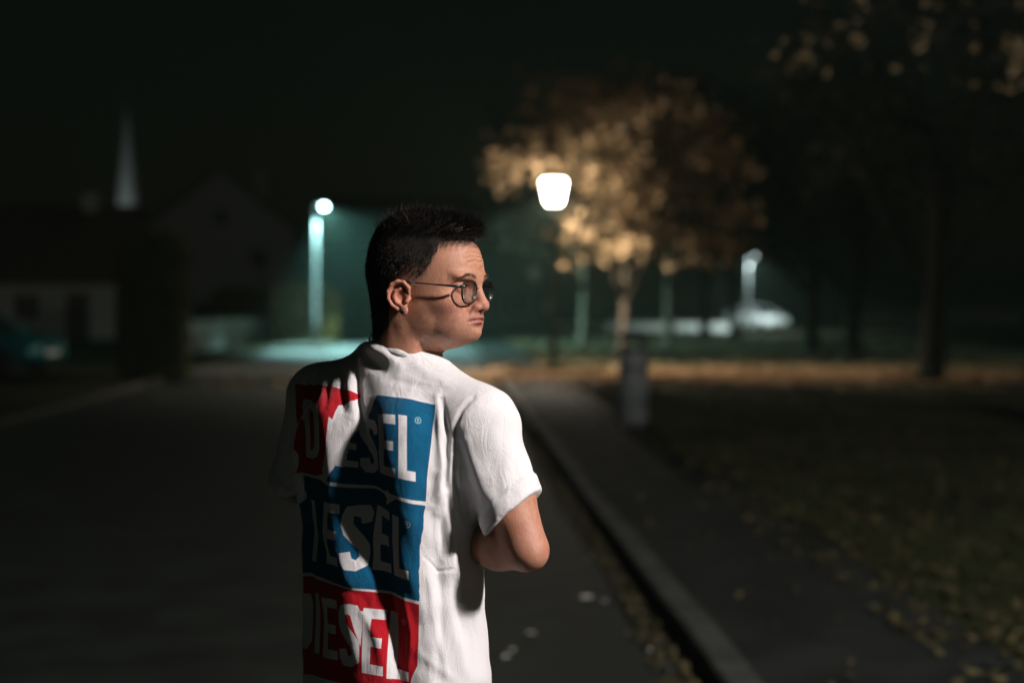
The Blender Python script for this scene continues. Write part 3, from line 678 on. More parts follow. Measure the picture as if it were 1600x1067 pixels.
tr.inputs[0].default_value = (.95, .96, .96, 1)
L_.new(fr.outputs['Facing'], mx.inputs[0]); L_.new(tr.outputs[0], mx.inputs[1]); L_.new(gl.outputs[0], mx.inputs[2]); L_.new(mx.outputs[0], N_['Material Output'].inputs[0])
M['lens'] = gm_

PX, PY = -.19, 2.44
pw = view_to_world(PX, PY)
person = empty('person', (pw[0], pw[1], 0), -YAW)
tag(person, 'man in white printed T-shirt seen from behind, head turned right, wearing glasses', 'person')
ORG = np.array([PX, PY, 0], np.float32)
def pmesh(name, P, Q, m, parent=person, smooth=True, C=None):
    me = mesh_np(name, np.asarray(P) - ORG, Q, smooth)
    if C is not None: paint(me, C)
    return link(name, me, m, parent)

# ------------------------------------------------------------------ head (local axes: forward, left, up; origin between the ears)
HA = R(24); HF = np.array([math.cos(HA), -math.sin(HA), 0]); HL = np.array([math.sin(HA), math.cos(HA), 0]); HU = np.array([0, 0, 1.])
HO = np.array(V(665, 465, 2.43))
HM = np.stack([HF, HL, HU], 0).astype(np.float32)
def head_to_view(p): return (np.asarray(p, np.float32) @ HM + HO).astype(np.float32)
def view_to_head(p): return (np.asarray(p) - HO) @ HM.T
H = Field((-.15, -.12, -.26), (.14, .12, .17), .0016)
H.ell((-.008, 0, .048), (.096, .0765, .090), 0)
H.ell((.046, 0, .052), (.057, .060, .056), .02)
H.ell((.040, 0, -.014), (.056, .0625, .066), .025)
H.ell((.020, 0, -.022), (.050, .0635, .050), .02)
H.ell((.040, 0, -.050), (.053, .0535, .034), .02)                  # jaw and soft throat
H.ell((.083, 0, -.0575), (.0195, .022, .0165), .014)              # chin
neckb = view_to_head(np.array([-.192, 2.455, 1.48]))
H.cap((-.022, 0, -.03), neckb, .054, .062, .025)
H.ell((-.045, 0, -.01), (.045, .052, .055), .03)
H.cap((-.030, -.022, -.04), neckb + np.array([.01, -.022, 0]), .042, .046, .03)
for s in (-1, 1):
    H.ell((.060, s * .046, -.010), (.025, .0175, .017), .016)      # cheekbone
    H.ell((.066, s * .030, -.040), (.024, .021, .024), .018)      # cheek by the mouth
    H.ell((.012, s * .053, -.038), (.02, .010, .024), .02)        # jaw angle
    H.cap((-.012, s * .052, -.045), (.012, s * .022, -.20), .013, .012, .012)   # neck muscle
    H.ell((.100, s * .034, .0175), (.020, .019, .0125), .014, 'c')  # eye socket
    H.ell((.0850, s * .028, .0350), (.0135, .024, .0065), .014)    # brow ridge
H.ell((.0935, 0, .030), (.011, .016, .010), .012)
H.cap((.0955, 0, .024), (.1075, 0, -.009), .0062, .0085, .008)     # bridge
H.ell((.1065, 0, -.0140), (.0126, .0120, .0105), .006)             # tip
for s in (-1, 1): H.ell((.0980, s * .0128, -.0165), (.0115, .0068, .0075), .005)
H.ell((.0905, 0, -.032), (.0125, .026, .014), .010)                  # upper lip base
for s in (-1, 1):
    H.ell((.1055, s * .0060, -.0222), (.0045, .0032, .0026), .002, 'c')   # nostril
    # eyelids
    H.ell((.0765, s * .0325, .0165), (.0137, .0150, .0128), .004)
def surf_x(y, z):
    a_ = (y - H.lo[1]) / H.vox; b_ = (z - H.lo[2]) / H.vox; j = int(a_); k = int(b_); a_ -= j; b_ -= k
    col_ = (H.f[:, j, k] * (1 - a_) + H.f[:, j + 1, k] * a_) * (1 - b_) + (H.f[:, j, k + 1] * (1 - a_) + H.f[:, j + 1, k + 1] * a_) * b_
    i = np.where(col_ < 0)[0]
    if not len(i): return .09
    i = i[-1]; return float(H.ax[0][i] + H.vox * col_[i] / (col_[i] - col_[i + 1]))
def skin_line(pts, rad, k, inset=0.0):
    H.chain([(surf_x(y, z) - inset, y, z) for y, z in pts], rad, k, 'c')
# lips
H.ell((.0945, 0, -.0338), (.0100, .0245, .0040), .003)
H.ell((.0930, 0, -.0418), (.0100, .0225, .0048), .003)
skin_line([(-.0290, -.0408), (-.0235, -.0402), (-.0175, -.0392), (-.008, -.0380), (0, -.0376), (.008, -.0380), (.0175, -.0392), (.0235, -.0402), (.0290, -.0408)], [.0014, .0018, .0019, .0018, .0017, .0018, .0019, .0018, .0014], .0020, .0006)
if 0: H.chain([(.0850, -.0285, -.0412), (.0910, -.0240, -.0402), (.0975, -.0175, -.0390), (.1035, -.008, -.0378), (.1055, 0, -.0374), (.1035, .008, -.0378), (.0975, .0175, -.0390), (.0910, .0240, -.0402), (.0850, .0285, -.0412)], [.0022, .0022, .0020, .0018, .0018, .0018, .0020, .0022, .0022], .0022, 'c')
H.ell((.1035, 0, -.0498), (.008, .018, .0042), .006, 'c')
for s in (-1, 1):   # eye opening and lid crease
    H.chain([(.080, s * .0475, .0165), (.0885, s * .040, .0172), (.0915, s * .0325, .0172), (.090, s * .024, .0158)], [.0016, .0030, .0033, .0020], .001, 'c')
    H.chain([(.081, s * .048, .0215), (.089, s * .040, .0240), (.0915, s * .0325, .0246), (.0905, s * .023, .0225)], [.0008, .001, .001, .0008], .002, 'c')
    H.chain([(.0975, s * .0195, -.012), (.093, s * .024, -.024), (.086, s * .029, -.034)], [.0015, .0018, .001], .006, 'c')   # fold to the mouth corner
for z, w in ((.060, .030), (.0675, .036), (.0745, .032)):    # forehead lines
    skin_line([(-w, z - .002), (-w * .5, z + .0005), (0, z - .0005), (w * .5, z + .0005), (w, z - .002)], [.0006, .0009, .0009, .0009, .0006], .0040)
# ears: pinna plate, carved bowl, helix, antihelix, tragus, lobe
for s in (-1, 1):
    yb = .0715
    ex = lambda x, y, z: (x, s * y, z)
    ax0 = np.array([.93, s * -.30, .0]); ax0 /= np.linalg.norm(ax0); ax2 = np.array([.10, 0, 1.]); ax2 /= np.linalg.norm(ax2); ax1 = np.cross(ax2, ax0)
    rot = [ax0, ax1, ax2]
    H.ell(ex(-.0085, .0775, .003), (.0175, .0050, .0245), .004, 'u', rot)
    H.ell(ex(-.0015, .0835, -.003), (.0085, .0080, .0125), .003, 'c', rot)
    H.ell(ex(-.0105, .0850, .006), (.0110, .0045, .0165), .003, 'c', rot)
    hel = [(.008, .0745, .006), (.0085, .078, .016), (.002, .0815, .0245), (-.0085, .084, .0265), (-.0185, .0865, .021), (-.0245, .0875, .010), (-.0245, .087, -.002), (-.0195, .085, -.012), (-.011, .081, -.019)]
    H.chain([ex(*p) for p in hel], [.0026, .0032, .0034, .0034, .0034, .0034, .0032, .0032, .0034], .0025)
    ant = [(-.004, .081, .015), (-.0125, .0835, .010), (-.0155, .0845, .001), (-.012, .083, -.008), (-.005, .080, -.0125)]
    H.chain([ex(*p) for p in ant], [.0022, .0026, .0028, .0028, .003], .0025)
    H.cap(ex(.0075, .0745, -.002), ex(.0055, .0785, -.007), .0042, .0036, .003)
    H.ell(ex(.0005, .0785, -.0215), (.0080, .0042, .0085), .004)
H.ell((-.020, -.044, -.074), (.028, .0165, .042), .018)
HP, HQ = H.mesh(); HP = relax(HP, HQ, 1, .35)
hx_, hy_, hz_ = HP[:, 0], HP[:, 1], HP[:, 2]
# skin colour with redder nose, cheek, ear, lips; stubble where the sides are cropped
C = np.tile(np.array([.50, .238, .148], np.float32), (len(HP), 1))
def blob(c, r): return np.exp(-(((HP - np.array(c, np.float32)) / np.array(r, np.float32)) ** 2).sum(1))
red = .75 * blob((.11, 0, -.012), (.016, .018, .016)) + .5 * (blob((.075, -.045, -.018), (.03, .03, .022)) + blob((.075, .045, -.018), (.03, .03, .022))) \
    + .75 * (blob((-.008, -.082, .0), (.03, .012, .035)) + blob((-.008, .082, 0), (.03, .012, .035)))
red = np.clip(red, 0, 1)[:, None]; C = C * (1 - red) + np.array([.50, .185, .13]) * red
lip = np.clip(1.3 * (blob((.0955, 0, -.0345), (.016, .0215, .0042)) + blob((.095, 0, -.0425), (.016, .0205, .0050))), 0, 1)[:, None]
C = C * (1 - lip) + np.array([.42, .155, .13]) * lip
beard = sstep(.0, -.03, hz_) * sstep(-.11, -.07, hz_) * sstep(-.01, .03, hx_) * .16
C *= (1 - beard[:, None] * np.array([1, .9, .75]))
def hairline(x):    # lowest height of hair at a forward position
    return np.interp(x, [-.2, -.05, -.034, -.030, .010, .014, .024, .034, .046, .054, .075, .12], [-.085, -.075, -.055, .030, .030, .010, .014, .030, .055, .079, .0835, .0875])
earm = (np.abs(hy_) > .073) & (hz_ < .031) & (hx_ > -.032) & (hx_ < .014)
edge = sstep(-.010, .020, hz_ - hairline(hx_) + .003 * np.sin(hx_ * 900) + .002 * np.sin(hx_ * 2300)); edge[earm] = 0
fade = edge * np.clip(.24 + .76 * sstep(.022, .070, hz_) + .9 * sstep(.012, -.03, hx_), 0, 1); fade = fade[:, None]
C = C * (1 - fade) + np.array([.014, .011, .009]) * fade
def mottle(P, Q, seed, it):
    g_ = np.random.default_rng(seed); v = g_.normal(size=len(P))
    for _ in range(it):
        f = v[Q].mean(1); a = np.zeros(len(P)); n = np.zeros(len(P))
        for j in range(4): a += np.bincount(Q[:, j], f, len(P)); n += np.bincount(Q[:, j], minlength=len(P))
        v = a / np.maximum(n, 1)
    return (v / (v.std() + 1e-9))[:, None]
C *= np.clip(1 + .05 * mottle(HP, HQ, 1, 2) + .05 * mottle(HP, HQ, 2, 14) * np.array([.4, 1, 1.1]), .6, 1.4)
HN = vnormals(HP, HQ)
# ------------------------------------------------------------------ arms, hands and trunk of the body
T24 = R(36)
TT = np.array([math.cos(T24), -math.sin(T24), 0]); TB = np.array([-math.sin(T24), -math.cos(T24), 0])   # towards his right, towards his back
ELB = np.array(V(824, 859, 2.285)); SHR = np.array([-.045, 2.345, 1.425]); SHL = np.array([-.345, 2.55, 1.455])
WRR = ELB + np.array([-.16, .19, -.010]); ELL = np.array([-.325, 2.71, 1.215]); WRL = ELL + np.array([.16, .175, -.01])
B = Field((-.46, 2.15, .86), (.10, 2.90, 1.56), .0028)
B.cap((-.20, 2.44, 1.0), (-.20, 2.455, 1.30), .085, .08, .03).cap((-.25, 2.49, 1.40), (-.15, 2.44, 1.40), .062, .062, .05)
B.cap((-.192, 2.455, 1.36), (-.192, 2.455, 1.50), .075, .05, .04)
for sh, el, wr in ((SHR, ELB, WRR), (SHL, ELL, WRL)):
    B.cap(sh, sh * .45 + el * .55, .046, .043, .02).cap(sh * .45 + el * .55, el, .043, .0335, .012)
    B.cap(el, el * .72 + wr * .28, .0335, .0385, .010).cap(el * .72 + wr * .28, wr, .0385, .0255, .012)
    d = (wr - el) / np.linalg.norm(wr - el); n = el - wr
    B.ell(el - d * .014 + np.array([0, -.004, -.006]), (.016, .016, .016), .014)
def hand(F_, wr, el, s):
    d = (wr - el) / np.linalg.norm(wr - el); up = np.array([0, 0, 1.]); side = np.cross(d, up); side /= np.linalg.norm(side)
    palm = wr + d * .05
    F_.chain([wr, wr + d * .03 + up * .012, palm + d * .035 + up * .022], [.023, .020, .014], .010).chain([wr, wr + d * .03 - up * .012, palm + d * .03 - up * .024], [.023, .020, .013], .010)
    F_.cap(palm - up * .016, palm + up * .016, .017, .017, .012)
    cur = side * s
    for q, (h_, L_) in enumerate(((.028, .040), (.010, .046), (-.009, .043), (-.027, .034))):
        k0 = palm + d * .038 + up * h_; k1 = k0 + (d * .86 + cur * .5) * L_; k2 = k1 + (d * .35 + cur * .93) * L_ * .62; k3 = k2 + (-d * .25 + cur * .95) * L_ * .5
        F_.chain([k0, k1, k2, k3], [.0092, .0086, .008, .0068], .002)
    t0 = wr + d * .03 + up * .02; F_.chain([t0, t0 + d * .03 + up * .024 + cur * .012, t0 + d * .058 + up * .030 + cur * .026], [.014, .010, .008], .005)
hand(B, WRR, ELB, -1); hand(B, WRL, ELL, 1)
BP, BQ = B.mesh(); BP = relax(BP, BQ, 1, .4)
CB = np.tile(np.array([.48, .225, .142], np.float32), (len(BP), 1))
CB *= np.clip(1 + .045 * mottle(BP, BQ, 3, 1) + .06 * mottle(BP, BQ, 4, 10) * np.array([.4, 1, 1.1]), .6, 1.4)
ered = np.exp(-(((BP - ELB) / .035) ** 2).sum(1))[:, None]; CB = CB * (1 - .5 * ered) + np.array([.47, .19, .14]) * .5 * ered
body = pmesh('body', np.concatenate([head_to_view(HP), BP]), np.concatenate([HQ, BQ + len(HP)]), M['skin'], C=np.concatenate([C, CB]))
# ------------------------------------------------------------------ hair
K = Field((-.15, -.11, -.10), (.14, .11, .19), .0024)
K.ell((-.008, 0, .047), (.0985, .0776, .0935), 0)
K.ell((-.030, 0, .085), (.066, .062, .062), .02)
K.ell((.015, 0, .112), (.070, .060, .030), .02)
K.ell((.060, 0, .111), (.034, .046, .0180), .012)
K.ell((-.05, 0, -.01), (.047, .054, .055), .02)
sl, x, y, z = K.sub((-9, -9, -9), (9, 9, 9))
K.put(sl, (hairline(x) + .006 - z + 0 * y).astype(np.float32), 0, 'i')
K.put(sl, np.where((z < .060 - .15 * x) & (x > -.05), .05 - 0 * (x + y + z), -.05).astype(np.float32), 0, 'i')
KP, KQ = K.mesh(); KP = relax(KP, KQ, 2, .5); KN = vnormals(KP, KQ)
def strands(roots, normals, comb, length, bend, width, seg=4, seed=1, jitter=.25):
    g_ = np.random.default_rng(seed); n = len(roots)
    dn = normals + g_.normal(0, jitter, (n, 3)); dn /= np.linalg.norm(dn, axis=1)[:, None]
    cb = comb + g_.normal(0, jitter, (n, 3))
    t = np.linspace(0, 1, seg + 1)[None, :, None]; L_ = (length * g_.uniform(.6, 1.15, n))[:, None, None]
    C_ = roots[:, None] + L_ * (dn[:, None] * (t - bend * t * t * .5) + cb[:, None] * bend * t * t)
    sd = np.cross(dn, g_.normal(size=(n, 3))); sd /= np.linalg.norm(sd, axis=1)[:, None]
    w = (width * (1 - .8 * t)) * sd[:, None]
    P = np.stack([C_ - w, C_ + w], 2).reshape(n, -1, 3)
    i = np.arange(seg)[None, :] * 2 + (np.arange(n) * (seg + 1) * 2)[:, None]
    F = np.stack([i, i + 1, i + 3, i + 2], -1).reshape(-1, 4)
    return P.reshape(-1, 3).astype(np.float32), F
def sample(P, Q, mask, n, seed):
    g_ = np.random.default_rng(seed); ok = np.where(mask[Q].all(1))[0]; q = Q[g_.choice(ok, n)]
    w = g_.dirichlet((1, 1, 1, 1), n); return (P[q] * w[:, :, None]).sum(1), q[:, 0]
hp, hf = [KP], [KQ]; off = len(KP)
def addh(P, F):
    global off
    hp.append(P); hf.append(F + off); off += len(P)
# long top hair combed forward and a little up
r_, i_ = sample(KP, KQ, KP[:, 2] > .10, 15000, 1)
fr_ = sstep(.0, .09, r_[:, 0])[:, None]
comb = np.array([.75, -.10, .15]) * (1 - fr_) + np.array([.85, -.12, .28]) * fr_
P, F = strands(r_ - KN[i_] * .004, KN[i_] * .7 + np.array([.25, -.05, .1]), comb, (.013 + .002 * fr_[:, 0]) * 1, .8, .00045, 4, 2, .22); addh(P, F)
r_, i_ = sample(KP, KQ, (KP[:, 2] > .04) & (KP[:, 2] <= .11), 11000, 3)
P, F = strands(r_ - KN[i_] * .003, KN[i_] * .6 + np.array([.1, 0, -.2]), np.tile(np.array([.1, 0, -.9]), (len(r_), 1)), .009 * np.ones(len(r_)), .5, .0004, 3, 4, .3); addh(P, F)
ok = (fade[:, 0] > .36) & (hz_ < .10)
r_, i_ = sample(HP, HQ, ok, 14000, 5)
P, F = strands(r_, HN[i_] * .5 + np.array([-.1, 0, -.5]), np.tile(np.array([-.1, 0, -.9]), (len(r_), 1)), .0045 + .004 * sstep(.0, .05, r_[:, 2]), .4, .0003, 2, 6, .3); addh(P, F)
# loose hairs standing off the crown and fringe
r_, i_ = sample(KP, KQ, KP[:, 2] > .115, 900, 7)
P, F = strands(r_, KN[i_] + np.array([.1, 0, .2]), np.tile(np.array([.5, 0, .3]), (len(r_), 1)), .02 * np.ones(len(r_)), .5, .0003, 4, 8, .35); addh(P, F)
pmesh('hair', head_to_view(np.concatenate(hp)), np.concatenate(hf), M['hair'])
for s in (-1, 1):
    n = 260; g_ = np.random.default_rng(20 + s); t = g_.uniform(0, 1, n)
    bx_ = np.interp(t, [0, .35, 1], [.1005, .0985, .078]); by_ = s * np.interp(t, [0, .35, 1], [.013, .028, .050]); bz_ = np.interp(t, [0, .35, .7, 1], [.0335, .0375, .0370, .0310])
    bz_ = bz_ + g_.normal(0, .0019, n) * (1 - .5 * t)
    fm = (HP[:, 0] > .05) & (HP[:, 2] > .02) & (HP[:, 2] < .055); fv = HP[fm]
    near = np.argmin((fv[None, :, 1] - by_[:, None]) ** 2 + (fv[None, :, 2] - bz_[:, None]) ** 2, axis=1); bx_ = fv[near, 0]
    ro = np.stack([bx_ - .0003, by_, bz_], 1)
    P, F = strands(ro, np.tile([.25, s * .6, .1], (n, 1)), np.tile([-.3, s * .9, .0], (n, 1)), .0060 * np.ones(n), .9, .00024, 2, 9, .15)
    pmesh('eyebrow', head_to_view(P), F, M['brow'])
    n = 90; t = g_.uniform(0, 1, n)
    ro = np.stack([np.interp(t, [0, .5, 1], [.0892, .0905, .0815]), s * np.interp(t, [0, .5, 1], [.024, .0325, .0465]), np.interp(t, [0, .5, 1], [.0180, .0202, .0180])], 1)
    P, F = strands(ro, np.tile([.9, s * .4, -.1], (n, 1)), np.tile([.6, s * .4, .5], (n, 1)), .006 * np.ones(n), .5, .0003, 2, 10, .15)
    pmesh('eyelash', head_to_view(P), F, M['hair'])
    # eyeball, iris turned towards his right (the camera side)
    e = MB(); me = bpy.data.meshes.new('eye'); bm = bmesh.new(); bmesh.ops.create_uvsphere(bm, u_segments=32, v_segments=20, radius=.0122)
    P = np.array([v.co[:] for v in bm.verts]); bm.free(); bm = bmesh.new(); bmesh.ops.create_uvsphere(bm, u_segments=32, v_segments=20, radius=.0122)
    gaze = np.array([.93, -.36, 0]); gaze /= np.linalg.norm(gaze); ca = (P / .0122) @ gaze
    cc_ = np.where((ca > .975)[:, None], [.01, .008, .006], np.where((ca > .88)[:, None], [.09, .055, .03], [.62, .57, .53]))
    wv = head_to_view(P + np.array([.0768, s * .0325, .0165])) - ORG
    for v, p in zip(bm.verts, wv): v.co = p
    for f in bm.faces: f.smooth = True
    bm.to_mesh(me); bm.free(); paint(me, cc_); link('eye', me, M['eye'], person)
# ------------------------------------------------------------------ glasses, earring, necklace
gl_ = empty('eyeglasses', (0, 0, 0), 0, person)
def htube(name, pts, r, m, parent, closed=False, n=8):
    P = head_to_view(np.array(pts)) - ORG; return MB().tube([tuple(p) for p in P], r, n, closed=closed).build(name, m, parent)
LX = .1015
def rim_pts(s, k=1.0, n=40):
    pts = []
    for i in range(n):
        a = 2 * math.pi * i / n; c_, s_ = math.cos(a), math.sin(a)
        w = .0262 * (1 - .16 * max(0, -s_)); h = .0190
        u = w * math.copysign(abs(c_) ** .66, c_) * k; v = h * math.copysign(abs(s_) ** .74, s_) * k
        pts.append((LX - .0025 - .06 * (abs(u + .033) - .033) * .5 - .08 * v * -1 * .8 + 0, s * (.0335 + u), .0085 + v))
    return pts
for s in (-1, 1):
    rp_ = rim_pts(s); htube('rim', rp_, .0015, M['metal_black'], gl_, True)
    lp = head_to_view(np.array(rim_pts(s, .97))) - ORG; c0 = lp.mean(0)
    th = HF.astype(np.float32) * .0008; n = len(lp)
    MB().add([tuple(p + th) for p in lp] + [tuple(c0 + th * 1.6)] + [tuple(p - th) for p in lp] + [tuple(c0 - th * .2)],
             [(i, (i + 1) % n, n) for i in range(n)] + [(n + 1 + (i + 1) % n, n + 1 + i, 2 * n + 1) for i in range(n)] + [(i, n + 1 + i, n + 1 + (i + 1) % n, (i + 1) % n) for i in range(n)], True).build('lens', M['lens'], gl_)
    yh = s * .0605
    htube('temple', [(.0965, yh, .0175), (.0955, s * .0675, .0180), (.088, s * .0715, .0185), (.05, s * .0745, .0215), (.018, s * .0768, .0245), (.004, s * .0775, .0255)], [.0022, .0029, .0021, .0011, .0011, .0014], M['metal_black'], gl_)
    htube('temple_tip', [(.016, s * .0770, .0248), (.004, s * .0775, .0257), (-.008, s * .0775, .0262), (-.020, s * .0765, .021), (-.029, s * .074, .008), (-.032, s * .072, -.004)], [.0019, .0027, .0031, .0028, .002, .0015], M['metal_black'], gl_)
    htube('temple_sleeve', [(.020, s * .0766, .0243), (.0125, s * .0772, .0250)], [.0017, .0019], M['steel'], gl_)
    htube('nose_pad', [(.0985, s * .0115, .006), (.0965, s * .0125, .0025), (.0955, s * .0135, -.002)], [.0008, .0022, .0018], M['metal_black'], gl_)
htube('bridge', [(LX - .001, -.009, .0135), (LX + .0025, -.004, .0155), (LX + .0025, .004, .0155), (LX - .001, .009, .0135)], .0011, M['metal_black'], gl_)
er = empty('earring', (0, 0, 0), 0, person)
pe = head_to_view(np.array([[.0015, -.0835, -.0235]]))[0] - ORG
b = MB(); b.lathe([(.0004, -.0028), (.0022, -.0016), (.0028, 0), (.0022, .0016), (.0004, .0028)], 12); o = b.build('stud', M['metal_black'], er, tuple(pe))
# ------------------------------------------------------------------ T-shirt
S = Field((-.48, 2.22, .78), (.12, 2.72, 1.60), .004)
sl, x, y, z = S.sub((-9, -9, -9), (9, 9, 9))
tab = np.array([  # z, cx, cy, half width, half depth
    (.76, -.199, 2.445, .176, .132), (.99, -.200, 2.445, .172, .128), (1.116, -.207, 2.445, .166, .122), (1.226, -.209, 2.445, .166, .121), (1.30, -.207, 2.445, .171, .122),
    (1.38, -.203, 2.443, .178, .122), (1.44, -.200, 2.442, .165, .114), (1.49, -.197, 2.444, .122, .095), (1.53, -.194, 2.448, .080, .076), (1.57, -.192, 2.45, .060, .062), (1.62, -.19, 2.45, .05, .05)])
zz = z.ravel(); ti = [np.interp(zz, tab[:, 0], tab[:, j]) for j in range(1, 5)]
for j in range(4):
    kk = np.ones(9) / 9; p_ = np.pad(ti[j], 4, mode='edge'); ti[j] = np.convolve(p_, kk, 'valid').astype(np.float32)[None, None, :]
ti[2] = ti[2] * 1.055; ti[3] = ti[3] * 1.03
dx, dy = x - ti[0], y - ti[1]
u = dx * TT[0] + dy * TT[1]; v = dx * TB[0] + dy * TB[1]
q = (np.abs(u / ti[2]) ** 2.05 + np.abs(v / ti[3]) ** 2.05) ** (1 / 2.05)
S.put(sl, ((q - 1) * np.minimum(ti[2], ti[3]) * .9).astype(np.float32), 0, 'u')
S.cap((-.165, 2.420, 1.515), (-.052, 2.338, 1.440), .040, .060, .045)
S.cap((-.222, 2.465, 1.512), (-.338, 2.545, 1.472), .046, .058, .045)
# shoulder blades and the hollow between them
tc_ = np.array([-.203, 2.443, 1.37]); S.ell(tc_ + TT * .085 + TB * .085, (.06, .04, .095), .04); S.ell(tc_ - TT * .085 + TB * .085, (.05, .04, .095), .04)
CUF = np.array(V(801, 801, 2.308)); CUL = np.array([-.392, 2.615, 1.30])
nR = np.array([.62, -.25, -.74]); nR /= np.linalg.norm(nR); nL = np.array([-.25, .45, -.86]); nL /= np.linalg.norm(nL)
def sleeve(a, c, n, ra, rb, k):
    a = np.array(a, np.float32); e = c + (c - a) / np.linalg.norm(c - a) * .05
    m = .13; sl, x, y, z = S.sub(np.minimum(a, e) - m, np.maximum(a, e) + m)
    d = (e - a).astype(np.float32); t = np.clip(((x - a[0]) * d[0] + (y - a[1]) * d[1] + (z - a[2]) * d[2]) / float((d * d).sum()), 0, 1)
    q = np.sqrt((x - a[0] - t * d[0]) ** 2 + (y - a[1] - t * d[1]) ** 2 + (z - a[2] - t * d[2]) ** 2) - (ra + (rb - ra) * t)
    pl = (x - c[0]) * n[0] + (y - c[1]) * n[1] + (z - c[2]) * n[2]
    S.put(sl, np.maximum(q, pl).astype(np.float32), k, 'u')
    band = np.maximum(q - .0045, np.maximum(pl - .002, -.026 - pl)); S.put(sl, band.astype(np.float32), .003, 'u')
sleeve((-.055, 2.345, 1.432), CUF, nR, .0605, .0525, .03)
sleeve((-.345, 2.55, 1.462), CUL, nL, .056, .055, .03)
sl, x, y, z = S.sub((-9, -9, -9), (9, 9, 9)); S.put(sl, (.80 - z + 0 * x + 0 * y).astype(np.float32), 0, 'i')
# neck opening: cut along the neckline plane
ring_px = [(573, 543, 2.455), (584, 537, 2.412), (618, 541, 2.382), (648, 550, 2.385), (671, 561, 2.412), (683, 567, 2.455), (672, 574, 2.505), (632, 570, 2.520), (592, 553, 2.495)]
ring = np.array([V(*p) for p in ring_px]); rc = ring.mean(0); _, _, vt = np.linalg.svd(ring - rc); rn = vt[2] * np.sign(vt[2][2])
S.put(sl, ((x - rc[0]) * rn[0] + (y - rc[1]) * rn[1] + (z - rc[2]) * rn[2] - .004).astype(np.float32), 0, 'i')
SP, SQ = S.mesh(); SP = relax(SP, SQ, 2, .5)
tmp = mesh_np('tmp', SP, SQ, True); to = bpy.data.objects.new('tmp', tmp); col.objects.link(to)
ms = to.modifiers.new('s', 'SUBSURF'); ms.levels = 1; ms.render_levels = 1
dg = bpy.context.evaluated_depsgraph_get(); ev = to.evaluated_get(dg); em_ = ev.to_mesh()
SP = np.zeros(len(em_.vertices) * 3, np.float32); em_.vertices.foreach_get('co', SP); SP = SP.reshape(-1, 3)
SQ = np.zeros(len(em_.loops), np.int32); em_.loops.foreach_get('vertex_index', SQ); SQ = SQ.reshape(-1, 4)
ev.to_mesh_clear(); bpy.data.objects.remove(to); bpy.data.meshes.remove(tmp)
